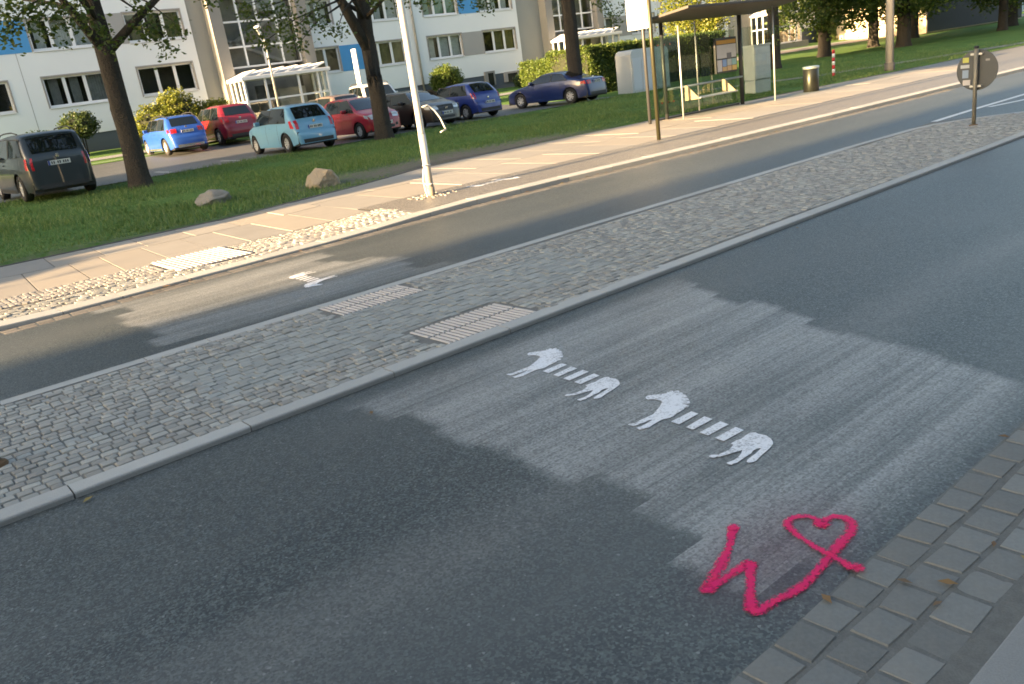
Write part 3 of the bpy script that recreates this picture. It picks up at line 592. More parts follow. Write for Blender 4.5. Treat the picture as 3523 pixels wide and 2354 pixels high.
def car(name, label, sil, L_, Wd, H, belt, paintm, loc, yaw, wr=.31, xw=(-.31, .31), glass_x=None, panes=(), rearglass=(.0, .0), frontglass=(.0, .0), tail=None, head=None, plate_z=(.75, .5), tumble=.26, rails=False, trim=None, mirror=True, nose='round', sc=1.0, roofm=None, tail_shape=None, grille=None, fog=False, show=('front', 'rear'), badge='disc', sign=None):
    """sil: top silhouette (x fraction of length from the rear, z) rising in x. Local +x is the nose."""
    t = thing(name, label, 'car', loc, yaw, 'cars parked in front of the apartment block'); t.scale = (sc, sc, sc)
    xs_c = np.array([p[0] for p in sil]) * L_ - L_ / 2; zs_c = np.array([p[1] for p in sil])
    # smooth dense silhouette
    u = np.concatenate([[0], np.cumsum(np.hypot(np.diff(xs_c), np.diff(zs_c)))]); uu = np.linspace(0, u[-1], 130)
    sx_ = np.interp(uu, u, xs_c); sz_ = np.interp(uu, u, zs_c)
    for _ in range(3):
        sx_[1:-1] = (sx_[:-2] + 2 * sx_[1:-1] + sx_[2:]) / 4; sz_[1:-1] = (sz_[:-2] + 2 * sz_[1:-1] + sz_[2:]) / 4
    sx_ = np.maximum.accumulate(sx_ + np.arange(130) * 1e-5)
    sill = .20; hw = Wd / 2
    def ztop(x): return float(np.interp(x, sx_, sz_))
    def sy(x, z):
        e = abs(x) / (L_ / 2); plan = 1 - .20 * e ** 4 - .07 * e ** 14
        if z <= belt:
            q = (z - .62) / .5; s_ = 1 - .055 * q * q - (.012 if z > belt - .1 else 0)
        else:
            q = (belt - .62) / .5; s_ = 1 - .055 * q * q - .012 - tumble * ((z - belt) / (H - belt)) ** 1.15
        return hw * plan * s_
    wxs = [xw[0] * L_, xw[1] * L_]; Ra = wr * 1.16
    def zb(x):
        z = sill + .10 * max(0, abs(x) / (L_ / 2) - .8) / .2
        for q in wxs:
            d = abs(x - q)
            if d < Ra: z = max(z, wr + math.sqrt(Ra * Ra - d * d))
        return z
    fr = (0, .35, .62, .82, .94, 1.0); dr = (0, .004, .010, .022, .042, .075); nv = 9
    tn = np.gradient(sx_), np.gradient(sz_); b = MB(); n = 130; rows = []
    for i in range(n):
        tx, tz = tn[0][i], tn[1][i]; q = math.hypot(tx, tz) + 1e-9; nx, nz = -tz / q, tx / q
        row = []; sp = []
        for f_, d_ in zip(fr, dr):
            x, z = sx_[i] - nx * d_, sz_[i] - nz * d_; z = max(z, sill)
            sp.append((x, f_, z))
        xe, _, ze = sp[-1]; ye = sy(xe, ze)
        half = [(x, f_ * ye * (1 if f_ == 1 else 1), z) for x, f_, z in sp]
        zlo = min(zb(xe), ze - .002)
        for k in range(1, nv + 1):
            z = ze + (zlo - ze) * k / nv; half.append((xe, sy(xe, z), z))
        rows.append(half)
    m_ = len(rows[0]); vs = []
    for half in rows: vs += [(x, y, z) for x, y, z in half] + [(x, -y, z) for x, y, z in half[1:]]
    k2 = 2 * m_ - 1; fs = []
    for i in range(n - 1):
        a, c = i * k2, (i + 1) * k2
        for j in range(m_ - 1):
            fs.append((a + j, c + j, c + j + 1, a + j + 1))
            la = a if j == 0 else a + m_ + j - 1; lc = c if j == 0 else c + m_ + j - 1
            fs.append((la, a + m_ + j, c + m_ + j, lc))
    b.add(vs, fs)
    body = link('body', b.mesh('body', True, True), paintm, t)
    ub = MB(); ub.b(-L_ / 2 + .1, L_ / 2 - .1, -hw * .80, hw * .80, .19, .62); ub.obj('underbody', M_black, t)
    # glass and fittings follow the body surface
    def side_patch(nm, pts, m, s, off=.008, par=t, n_=8):
        """pts: bottom and top edge as lists of (x, z)"""
        lo, hi = pts; q = MB(); V = []
        for a in range(n_ + 1):
            for c in range(5):
                f_ = a / n_; xl = np.interp(f_ * (len(lo) - 1), range(len(lo)), [p[0] for p in lo]); zl = np.interp(f_ * (len(lo) - 1), range(len(lo)), [p[1] for p in lo])
                xh = np.interp(f_ * (len(hi) - 1), range(len(hi)), [p[0] for p in hi]); zh = np.interp(f_ * (len(hi) - 1), range(len(hi)), [p[1] for p in hi])
                x, z = xl + (xh - xl) * c / 4, zl + (zh - zl) * c / 4; V.append((x, s * (sy(x, z) + off), z))
        q.add(V, [(a * 5 + c, (a + 1) * 5 + c, (a + 1) * 5 + c + 1, a * 5 + c + 1) if s < 0 else (a * 5 + c, a * 5 + c + 1, (a + 1) * 5 + c + 1, (a + 1) * 5 + c) for a in range(n_) for c in range(4)])
        return q.obj(nm, m, par, True)
    def end_patch(nm, za, zc, fy0, fy1, m, rear=True, off=.008, par=t, taper=(1, 1), n_=6, bow=0.0):
        """on the rear or front surface between heights za..zc and width fractions fy0..fy1"""
        V = []; q = MB()
        idx = range(0, n // 2) if rear else range(n - 1, n // 2, -1)
        px = [sx_[i] for i in idx]; pz = [sz_[i] for i in idx]; pz = np.maximum.accumulate(np.array(pz) + np.arange(len(pz)) * 1e-6)
        sg = -1 if rear else 1
        for a in range(n_ + 1):
            z = za + (zc - za) * a / n_; x = float(np.interp(z, pz, px)); tp_ = taper[0] + (taper[1] - taper[0]) * a / n_
            i0 = max(1, int(np.interp(z, pz, range(len(pz))))); dx_, dz_ = px[min(i0 + 1, len(px) - 1)] - px[i0 - 1], pz[min(i0 + 1, len(pz) - 1)] - pz[i0 - 1]; q_ = math.hypot(dx_, dz_) + 1e-9
            nx, nz = sg * abs(dz_) / q_, abs(dx_) / q_
            for c in range(9):
                f_ = (fy0 + (fy1 - fy0) * c / 8) * tp_; d_ = float(np.interp(abs(f_), fr, dr)); y = f_ * sy(x, z)
                V.append((x + nx * (off - d_), y, z + nz * (off - d_) + bow * (1 - (2 * c / 8 - 1) ** 2)))
        q.add(V, [(a * 9 + c, a * 9 + c + 1, (a + 1) * 9 + c + 1, (a + 1) * 9 + c) if not rear else (a * 9 + c, (a + 1) * 9 + c, (a + 1) * 9 + c + 1, a * 9 + c + 1) for a in range(n_) for c in range(8)])
        return q.obj(nm, m, par, True)
    for s in (-1, 1):
        if panes:
            A, Z = panes[0], panes[-1]; g_ = .035
            side_patch('window_surround', ([(A[0][0][0] - g_, A[0][0][1] - g_)] + [q for pn in panes for q in pn[0]][1:-1] + [(Z[0][-1][0] + g_ * 1.6, Z[0][-1][1] - g_)], [(A[1][0][0] - g_, A[1][0][1] + g_ * .7)] + [(q[0], q[1] + g_ * .7) for pn in panes for q in pn[1]][1:-1] + [(Z[1][-1][0] + g_, Z[1][-1][1] + g_ * .7)]), M_black, s, .005, t, 12)
        for lo, hi in panes: side_patch('side_window', (lo, hi), M_glass, s, .009)
        for xd in (.02, -.20):     # door seams and handles
            side_patch('door_seam', ([(xd * L_ - .006, sill + .12), (xd * L_ + .006, sill + .12)], [(xd * L_ - .006, belt - .02), (xd * L_ + .006, belt - .02)]), M_black, s, .003, t, 1)
        q = MB(); xh = -.06 * L_; q.box((xh, s * (sy(xh, belt - .12) + .012), belt - .12), (.17, .025, .028)); q.obj('door_handle', paintm, t, bevel=.006)
        if mirror:
            q = MB(); xm = (frontglass[2] if len(frontglass) > 2 else .20) * L_ - .28
            q.box((xm, s * (hw + .07), belt + .07), (.12, .19, .14)); q.obj('wing_mirror', paintm if mirror != 'black' else M_black, t, bevel=.03)
        if trim: side_patch('sill_trim', ([(-L_ * .2, sill + .01), (L_ * .2, sill + .01)], [(-L_ * .2, sill + .1), (L_ * .2, sill + .1)]), trim, s, .006)
        if rails:
            q = MB(); q.tube([(x * L_, s * sy(x * L_, H - .06) * .93, ztop(x * L_) + (.0 if k in (0, 5) else .05)) for k, x in enumerate(np.linspace(-.36, .12, 6))], .017, 6); q.obj('roof_rail', M_black, t)
    if rearglass[1]: end_patch('rear_window', rearglass[0], rearglass[1], -.84, .84, M_glass, True, .008, t, (rearglass[2], rearglass[3]))
    if frontglass[1]: end_patch('windscreen', frontglass[0], frontglass[1], -.88, .88, M_glass, False, .008, t, (1, .96))
    for s in (-1, 1):
        if tail:
            za, zc, f0 = tail[:3]
            e = end_patch('tail_lamp', za, zc, s * f0, s * .985, M_red, True, .010)
            lx = -L_ / 2
            xi = [float(np.interp(z, sz_[:60], sx_[:60])) for z in (za, zc)]
            side_patch('tail_lamp', ([(xi[0] + .05, za + .02), (xi[0] + tail[3], za + .03)], [(xi[1] + .05, zc - .01), (xi[1] + tail[3] * .8, zc - .02)]), M_red, s, .010)
        if head:
            za, zc, f0 = head[:3]; end_patch('head_lamp', za, zc, s * f0, s * .97, M_lamp, False, .010)
            xi = float(np.interp(-za, -sz_[70:], sx_[70:]))
            side_patch('head_lamp', ([(xi - head[3], za + .06), (xi - .06, za + .02)], [(xi - head[3] * 1.15, zc), (xi - .10, zc - .01)]), M_lamp, s, .010)
            if fog: end_patch('fog_lamp', .34, .43, s * .66, s * .82, M_black, False, .012)
    if head:
        g = grille or (.60, .68, .40); end_patch('grille', g[0], g[1], -g[2], g[2], M_black, False, .012)
        end_patch('lower_grille', .28, .38, -.55, .55, M_black, False, .012)
    end_patch('rear_bumper_trim', .26, .38, -.86, .86, trim or M_black, True, .010)
    def plate(rear, z):
        q = MB(); px = float(np.interp(z, sz_[:60], sx_[:60])) if rear else float(np.interp(-z, -sz_[70:], sx_[70:])); sg = -1 if rear else 1
        tilt = 0; q.b(px + sg * .022 - .006, px + sg * .022 + .006, -.26, .26, z - .055, z + .055); o = q.obj('number_plate', M_plate, t)
        q = MB(); y0 = .26 if rear else -.26; q.b(px + sg * .032 - .004, px + sg * .032 + .004, min(y0, y0 - .045 * (1 if rear else -1)), max(y0, y0 - .045 * (1 if rear else -1)), z - .054, z + .054); q.obj('blue_band', M_eu, o)
        q = MB()
        for k, yy in enumerate((.17, .12, .03, -.02, -.10, -.15, -.20)):
            q.b(px + sg * .031 - .003, px + sg * .031 + .003, yy - .013, yy + .013, z - .03, z + .032)
        tag(q.obj('plate_characters', M_black, o), kind='stuff')
        q = MB(); zc = z + .17
        xb = float(np.interp(zc, sz_[:60], sx_[:60])) if rear else float(np.interp(-zc, -sz_[70:], sx_[70:]))
        if badge == 'H':
            for y0_, y1_, a, c in ((-.05, -.03, -.045, .045), (.03, .05, -.045, .045), (-.03, .03, -.01, .01)): q.b(xb + sg * .02 - .01, xb + sg * .02 + .01, y0_, y1_, zc + a, zc + c)
        else: q.lathe([(.001, 0), (.05, 0), (.05, .02), (.001, .025)], 14, Matrix.Translation((xb + sg * .005, 0, zc)) @ Matrix.Rotation(sg * math.pi / 2, 4, 'Y'))
        q.obj('badge', M_chrome, t)
    if 'rear' in show: plate(True, plate_z[0])
    if 'front' in show: plate(False, plate_z[1])
    tm, dm, rm = wheel_meshes(wr, .20)
    for xq in wxs:
        for s in (-1, 1):
            y = s * (sy(xq, .5) - .115); w_ = link('wheel', tm, M_tyre, t); w_.location = (xq, y, wr); w_.rotation_euler = (-s * math.pi / 2, 0, 0)
            link('hub', dm, M_black, w_); link('rim', rm, M_rim, w_)
    return t
HATCH = lambda H: [(0, .24), (.004, .45), (.012, .62), (.03, .66), (.045, .92), (.075, 1.02), (.17, H - .07), (.24, H - .015), (.40, H), (.52, H - .03), (.60, H - .10), (.80, .97), (.90, .88), (.965, .76), (.985, .62), (.993, .45), (1, .24)]
SUVP = lambda H: [(0, .28), (.004, .50), (.012, .70), (.028, .74), (.04, 1.00), (.07, 1.12), (.15, H - .06), (.22, H - .015), (.42, H), (.56, H - .05), (.62, H - .12), (.77, 1.08), (.90, .98), (.97, .86), (.988, .66), (.994, .46), (1, .26)]
VANP = lambda H: [(0, .28), (.004, .52), (.010, .80), (.018, 1.08), (.055, 1.35), (.085, H - .08), (.13, H - .015), (.40, H), (.60, H - .04), (.67, H - .14), (.80, 1.10), (.92, 1.0), (.972, .88), (.988, .66), (.994, .46), (1, .26)]
COUPE = lambda H: [(0, .26), (.004, .48), (.012, .66), (.02, .88), (.05, .97), (.14, 1.02), (.20, 1.06), (.33, H - .06), (.40, H - .01), (.48, H), (.56, H - .04), (.72, .96), (.88, .84), (.965, .70), (.985, .56), (.993, .42), (1, .24)]
def hatch_panes(L_, belt, H, x0=-.40, x1=.26, split=(.0,), top=.10):
    X0, X1 = x0 * L_, x1 * L_; cuts = [X0] + [c * L_ for c in split] + [X1]; out = []
    for i in range(len(cuts) - 1):
        a, c = cuts[i] + .03, cuts[i + 1] - .03; first, last = i == 0, i == len(cuts) - 2
        lo = [(a, belt + .035), (c, belt + .03)]
        hi = [(a + (.20 if first else 0), H - top - .03), (c - (.55 if last else 0), H - top)]
        if last: lo = [(a, belt + .03), (c, belt + .02)]
        out.append((lo, hi))
    return out
P_van = paint('paint_dark_green_grey', (.016, .025, .029), .3, .35)
P_lblue = paint('paint_light_blue', (.15, .35, .53))
P_red = paint('paint_bright_red', (.32, .010, .022))
P_brown = paint('paint_brown_grey', (.030, .026, .024), .4, .35)
P_blue = paint('paint_royal_blue', (.018, .040, .22))
P_navy = paint('paint_navy_blue', (.005, .020, .105))
P_suv = paint('paint_deep_blue', (.022, .085, .38))
P_dred = paint('paint_dark_red', (.19, .010, .018))
P_white = paint('paint_white', (.72, .72, .70), 0)
P_sand = paint('paint_bronze', (.18, .13, .11), .4)
UP = math.pi / 2
def put(x, y): return (x, y, z1(x, y) - .005)
def C(rx, ry, L_, yaw, front=False):
    """centre from the middle of the rear (or front) axle line at (rx, ry)"""
    return put(rx + math.cos(yaw) * L_, ry + math.sin(yaw) * L_)
y_ = UP + .03
car('parked_car', 'dark grey-green high estate car nearest the left edge', VANP(1.66), 4.5, 1.80, 1.66, 1.05, P_van, C(4.52, 23.35, 1.36, y_), y_, .33, sc=.965, panes=[([(-1.95, 1.10), (-.95, 1.09)], [(-1.80, 1.50), (-.95, 1.53)]), ([(-.85, 1.09), (.05, 1.08)], [(-.85, 1.54), (.05, 1.54)]), ([(.12, 1.08), (1.10, 1.07)], [(.12, 1.54), (.62, 1.50)])],
    rearglass=(1.14, 1.52, .93, .98), frontglass=(1.12, 1.50), tail=(.74, 1.05, .86, .16), plate_z=(.87, .5), rails=True, show=('rear',), tumble=.17, trim=M_black)
y_ = UP - .01
car('parked_car', 'light blue hatchback beside the lawn with tall red tail lamps', HATCH(1.50), 4.10, 1.70, 1.50, .93, P_lblue, C(12.2, 24.7, 1.28, y_), y_, .305, sc=.96, panes=hatch_panes(4.1, .93, 1.50, -.35, .27, (-.05,)),
    rearglass=(1.03, 1.40, .92, .94), frontglass=(1.02, 1.38), tail=(.72, 1.00, .80, .22), plate_z=(.74, .5), show=('rear',))
y_ = -UP + .06
car('parked_car', 'small bright red hatchback facing the street, half behind a tree trunk', HATCH(1.47), 3.56, 1.64, 1.47, .93, P_red, C(15.25, 25.5, -1.15, y_), y_, .285, sc=.95, panes=hatch_panes(3.56, .93, 1.47, -.33, .27, (-.03,)),
    rearglass=(1.03, 1.36, .92, .94), frontglass=(1.00, 1.38), tail=(.72, 1.00, .80, .2), head=(.64, .80, .52, .22), plate_z=(.74, .47), show=('front',), grille=(.60, .68, .30), fog=True)
y_ = -UP + .10
car('parked_car', 'brown-grey hatchback facing the street behind the lamp post', HATCH(1.44), 4.25, 1.77, 1.44, .92, P_brown, C(17.75, 25.7, -1.22, y_), y_, .32, sc=.95, panes=hatch_panes(4.25, .92, 1.44, -.36, .27, (-.05,)),
    rearglass=(1.03, 1.34, .92, .94), frontglass=(.99, 1.36), tail=(.72, 1.00, .80, .2), head=(.62, .77, .55, .30), plate_z=(.74, .48), show=('front',), grille=(.57, .67, .52), badge='H')
y_ = UP + .05
car('parked_car', 'royal blue small hatchback showing its rear, next to the brown-grey one', HATCH(1.44), 3.82, 1.65, 1.44, .93, P_blue, C(20.45, 26.4, 1.13, y_), y_, .29, sc=.95, panes=hatch_panes(3.82, .93, 1.44, -.36, .27, (-.08,)),
    rearglass=(1.02, 1.37, .93, .95), frontglass=(1.0, 1.34), tail=(.76, 1.02, .88, .12), plate_z=(.60, .5), show=('rear',))
y_ = UP + .16
car('parked_car', 'navy blue two-door coupe behind the middle tree trunk', COUPE(1.37), 4.58, 1.78, 1.37, .93, P_navy, C(25.0, 25.3, 1.34, y_), y_, .32, sc=.96, xw=(-.30, .305), panes=[([(-1.28, .99), (-.42, .97)], [(-.88, 1.24), (-.42, 1.27)]), ([(-.36, .97), (.85, .95)], [(-.36, 1.27), (.25, 1.26)])],
    rearglass=(1.08, 1.30, .84, .84), frontglass=(1.0, 1.29), tail=(.72, .88, .60, .30), plate_z=(.80, .5), show=('rear',), tumble=.30)
y_ = UP - .02
car('parked_car', 'deep blue estate across the lane, beneath the yellow-green bushes', SUVP(1.58), 4.4, 1.80, 1.58, 1.0, P_suv, C(11.80, 35.0, 1.30, y_), y_, .34, sc=.95, panes=hatch_panes(4.4, 1.0, 1.58, -.37, .26, (-.16, .05)),
    rearglass=(1.13, 1.46, .92, .94), frontglass=(1.10, 1.46), tail=(.86, 1.04, .62, .22), plate_z=(.90, .5), show=('rear',), rails=True, trim=M_chrome)
y_ = UP - .02
car('parked_car', 'dark red people carrier across the lane by the entrance porch', SUVP(1.64), 4.4, 1.82, 1.64, 1.02, P_dred, C(14.55, 36.2, 1.36, y_), y_, .33, panes=hatch_panes(4.4, 1.02, 1.64, -.37, .26, (-.16, .05)),
    rearglass=(1.15, 1.50, .92, .94), frontglass=(1.12, 1.50), tail=(.88, 1.08, .70, .2), plate_z=(.84, .5), show=('rear',))
car('parked_car', 'white high-roofed car behind the small red hatchback', VANP(1.78), 4.4, 1.80, 1.78, 1.12, P_white, put(21.6, 36.1), -UP - .25, .33, panes=[([(-1.9, 1.18), (-.85, 1.17)], [(-1.75, 1.60), (-.85, 1.63)]), ([(-.78, 1.17), (.02, 1.16)], [(-.78, 1.64), (.02, 1.64)]), ([(.10, 1.16), (1.10, 1.15)], [(.10, 1.64), (.60, 1.60)])],
    rearglass=(1.25, 1.60, .93, .98), frontglass=(1.15, 1.62), tail=(.85, 1.2, .86, .14), head=(.72, .90, .55, .25), plate_z=(.9, .5), show=('front',), tumble=.17, rails=True)
car('parked_car', 'bronze car whose roof shows between light blue and red hatchbacks', HATCH(1.50), 4.2, 1.74, 1.50, .95, P_sand, put(18.3, 34.4), UP, .31, panes=hatch_panes(4.2, .95, 1.50, -.36, .27, (-.05,)),
    rearglass=(1.05, 1.40, .92, .94), frontglass=(1.02, 1.38), tail=(.74, 1.02, .82, .2), plate_z=(.74, .5), show=('rear',))
# ------------------------------------------------------------ apartment block
M_wall = mat('render_white', (.77, .80, .82), .9, 0, .05, .5, .03, 90, .1, .002)
M_grey = mat('render_grey', (.29, .30, .285), .9, 0, .06, .6, .05, 90, .1, .002)
M_conc2 = mat('bare_concrete', (.25, .245, .232), .9, 0, .10, 1.0, .08, 60, .15, .003)
M_blue = mat('panel_sky_blue', (.075, .30, .62), .7, 0, .05, 1, .03, 90, .05)
M_pgrey = mat('panel_grey', (.36, .355, .35), .8, 0, .05, 1, .03, 90, .05)
M_plinth = mat('plinth_blue_grey', (.085, .105, .13), .85, 0, .08, 1, .06, 60, .1)
M_frame = mat('window_frame_white', (.78, .79, .80), .5, 0, .03, 3, .02, 90, 0)
M_reveal = mat('reveal_grey', (.33, .32, .31), .9, 0, .06, 2, .04, 90, 0)
M_pane = mat('house_glass', (.020, .024, .024), .05, 0, .15, .8, .05, 30, 0, spec=.6)
M_inter = mat('room_dark', (.05, .05, .048), .9, 0, .4, .9, .1, 30, 0)
CUR = [mat('curtain_white', (.62, .64, .63), .9, 0, .3, 6, .1, 40, 0), mat('curtain_green', (.10, .26, .19), .9, 0, .3, 6, .1, 40, 0), mat('curtain_grey', (.26, .27, .27), .9, 0, .35, 6, .1, 40, 0), mat('curtain_ochre', (.20, .19, .08), .9, 0, .3, 6, .1, 40, 0)]
def thin_glass(name, tint=(.90, .94, .92), refl=1.0):
    m = bpy.data.materials.new(name); n, l = nt(m); tc = n.new('ShaderNodeTexCoord').outputs['Object']
    t = n.new('ShaderNodeBsdfTransparent'); d = noise(n, l, tc, 3, 3)
    l.new(mixc(n, l, d, tint, tuple(k * .88 for k in tint)), t.inputs[0])
    g = n.new('ShaderNodeBsdfGlossy'); g.inputs['Roughness'].default_value = .03; lw = n.new('ShaderNodeLayerWeight'); lw.inputs[0].default_value = .5; fr_ = mth(n, l, 'MULTIPLY_ADD', mth(n, l, 'POWER', lw.outputs['Facing'], 4.0), .9, .05)
    mx = n.new('ShaderNodeMixShader'); l.new(mth(n, l, 'MULTIPLY', fr_, refl, clamp=True), mx.inputs[0]); l.new(t.outputs[0], mx.inputs[1]); l.new(g.outputs[0], mx.inputs[2])
    o = n.new('ShaderNodeOutputMaterial'); l.new(mx.outputs[0], o.inputs[0]); return m
M_clear = thin_glass('window_glass_clear', (.94, .96, .95), 1.3)
blk = tag(thing('apartment_block', 'long white apartment block with blue and grey panels and glazed stairwells', 'building', (0, 45, 0)), None)
blk.rotation_euler[1] = -.0105
R0, R1 = 3.12, 4.49; ST = 2.56
def rowz(r): return R0 + ST * r, R1 + ST * r
XL, XR, ZTOP = -40.0, 96.0, 14.6
wins = []      # (x0, x1, row, panes, curtain, style)
def wcol(x0, x1, n=3, rows=(0, 1, 2, 3)):
    for r in rows: wins.append((x0, x1, r, n))
for off in (-30.0,):
    for a in (0, 4.35, 12, 16.4, 20.8, 26): wcol(a + off, a + off + 2.75, 3, (0, 1))
for a, b_, n_ in ((.8, 3.55, 3), (5.15, 7.92, 3), (9.40, 12.17, 3), (13.76, 16.55, 3)): wcol(a, b_, n_)
for k in range(3):
    o_ = 23.4 * k
    if k < 2:
        wcol(23.42 + o_, 25.18 + o_, 2); wcol(27.02 + o_, 29.76 + o_, 3); wcol(31.52 + o_, 34.2 + o_, 3); wcol(35.98 + o_, 38.77 + o_, 3)
    else: wcol(23.42 + o_, 25.18 + o_, 2); wcol(27.02 + o_, 29.76 + o_, 3)
TOW = [(16.95, 18.47, 22.72, 23.38), (39.15, 41.90, 46.22, 46.85), (62.55, 65.3, 69.62, 70.25)]
# wall with true openings
cutx = sorted(set([XL, XR] + [v for w in wins for v in w[:2]] + [v for t in TOW for v in (t[0], t[3])])); cutz = sorted(set([1.72, ZTOP] + [v for r in range(4) for v in rowz(r)]))
def covered(x, z):
    for a, b_, r, n_ in wins:
        z0, z1_ = rowz(r)
        if a < x < b_ and z0 < z < z1_: return True
    return any(t[0] < x < t[3] for t in TOW)
mw = MB()
for xa_, xb_ in zip(cutx[:-1], cutx[1:]):
    for za, zb_ in zip(cutz[:-1], cutz[1:]):
        if not covered((xa_ + xb_) / 2, (za + zb_) / 2): mw.add([(xa_, 0, za), (xb_, 0, za), (xb_, 0, zb_), (xa_, 0, zb_)], [(0, 1, 2, 3)])
mw.add([(XL, .35, ZTOP), (XR, .35, ZTOP), (XR, 11, ZTOP), (XL, 11, ZTOP)], [(0, 1, 2, 3)])
mw.add([(XL, 0, 1.7), (XL, 0, ZTOP), (XL, 11, ZTOP), (XL, 11, 1.7)], [(0, 1, 2, 3)]); mw.add([(XR, 0, -2), (XR, 11, -2), (XR, 11, ZTOP), (XR, 0, ZTOP)], [(0, 1, 2, 3)])
mw.obj('wall', M_wall, blk)
mb_ = MB(); mb_.b(XL, XR, .9, 10.9, -1, ZTOP - .1); mb_.obj('interior', M_inter, blk)
mp = MB(); spans = [(XL, TOW[0][0]), (TOW[0][3], TOW[1][0]), (TOW[1][3], TOW[2][0]), (TOW[2][3], XR)]
for a, b_ in spans: mp.b(a, b_, .05, .3, -.6, 1.718)
mp.obj('plinth', M_plinth, blk)
mr = MB(); mr.b(XL - .3, XR + .3, -.25, 11.3, ZTOP, ZTOP + .25); mr.obj('roof', M_conc2, blk)
# windows
def window_meshes(w, h, n):
    f = MB(); t = .075; d0, d1 = .10, .17
    f.b(-w / 2, w / 2, d0, d1, 0, t + .03); f.b(-w / 2, w / 2, d0, d1, h - t, h); f.b(-w / 2, -w / 2 + t, d0 + .002, d1, t, h - t); f.b(w / 2 - t, w / 2, d0 + .002, d1, t, h - t)
    for k in range(1, n): x = -w / 2 + w * k / n; f.b(x - .075, x + .075, d0 + .004, d1, t, h - t)
    r = MB(); r.add([(-w / 2, 0, 0), (-w / 2, .2, 0), (-w / 2, .2, h), (-w / 2, 0, h), (w / 2, 0, 0), (w / 2, .2, 0), (w / 2, .2, h), (w / 2, 0, h)], [(0, 1, 2, 3), (5, 4, 7, 6), (3, 2, 6, 7), (1, 0, 4, 5)])
    g = .07
    for rb in ((-w / 2 - g, w / 2 + g, -.018, .02, h, h + g), (-w / 2 - g, -w / 2, -.018, .02, -g * .5, h), (w / 2, w / 2 + g, -.018, .02, -g * .5, h), (-w / 2, w / 2, -.016, .02, -g * .5 - .03, -.051)): r.b(*rb)
    s = MB(); s.b(-w / 2 - .03, w / 2 + .03, -.05, .10, -.05, .0)
    pw = w / n; p = MB(); p.b(-pw / 2 + .07, pw / 2 - .07, .125, .14, .09, h - .07)
    c = MB(); cw = pw * .9; k = 14; V = []
    for i in range(k + 1):
        x = -cw / 2 + cw * i / k; y = .30 + .025 * (i % 2); V += [(x, y, .05), (x, y, h - .05)]
    c.add(V, [(2 * i, 2 * i + 2, 2 * i + 3, 2 * i + 1) for i in range(k)])
    return [q.mesh(nm) for q, nm in ((f, 'window'), (r, 'reveal'), (s, 'sill'), (p, 'pane'), (c, 'curtain'))]
WM = {}
for i, (a, b_, r, n_) in enumerate(wins):
    z0, z1_ = rowz(r); key = (round(b_ - a, 2), n_)
    if key not in WM: WM[key] = window_meshes(b_ - a, z1_ - z0, n_)
    fm, rm_, sm, pm, cm = WM[key]; w = link('window', fm, M_frame, blk, ((a + b_) / 2, 0, z0)); link('reveal', rm_, M_reveal, w); link('sill', sm, M_frame, w)
    rr = random.Random(i * 13 + 5); cu = rr.choice([0, 2, 0, 2, 3])
    if abs(a - 31.52) < .01 and r == 1: cu = 1
    if abs(a - 27.02) < .01 and r == 0: cu = 3
    for k in range(n_):
        x = -(b_ - a) / 2 + (b_ - a) * (k + .5) / n_; link('pane', pm, M_clear, w, (x, 0, 0))
        if rr.random() < .78 and not (a < 17 and a > 13 and r == 0): 
            c_ = bpy.data.objects.new('curtain', cm.copy() if False else cm); COL.objects.link(c_); c_.parent = w; c_.location = (x, 0, 0)
            if not cm.materials: cm.materials.append(CUR[0])
            c_.material_slots[0].link = 'OBJECT'; c_.material_slots[0].material = CUR[cu]
            if rr.random() < .4: c_.scale = (.5, 1, 1)
# painted panels between windows
def panel(x0, x1, r, m, nm='facade_panel'):
    z0, z1_ = rowz(r); q = MB(); q.b(x0, x1, -.012, .05, z0 - .03, z1_ + .03); q.obj(nm, m, blk)
panel(7.95, 9.37, 1, M_blue); panel(12.2, 13.73, 1, M_pgrey); panel(3.58, 5.12, 0, M_pgrey)
for o_ in (0, 23.4):
    panel(25.21 + o_, 26.99 + o_, 0, M_blue if o_ == 0 else M_pgrey); panel(25.21 + o_, 26.99 + o_, 2, M_pgrey)
    panel(34.23 + o_, 35.95 + o_, 0, M_pgrey if o_ == 0 else M_blue); panel(34.23 + o_, 35.95 + o_, 1, M_blue if o_ == 0 else M_pgrey)
for x in (8.63, -.2, 30.2, 53.6): q = MB(); q.b(x - .012, x + .012, -.004, .01, 1.74, ZTOP); q.obj('facade_joint', M_reveal, blk)
for x in (30.62, 54.0): q = MB(); q.tube([(x, -.10, 1.0), (x, -.10, ZTOP)], .07, 10); q.obj('downpipe', M_pgrey, blk, True)
for x0, x1, z0, z1_, m in ((35.6, 36.5, 1.05, 1.95, M_conc2), (37.3, 38.6, 1.1, 1.75, M_reveal)):
    q = MB(); q.b(x0, x1, -.06, .1, z0, z1_); o = q.obj('basement_opening', m, blk); q = MB(); q.b(x0 + .3, x1 - .15, -.075, .0, z0, z1_ - .12); q.obj('basement_door', M_pane, o)
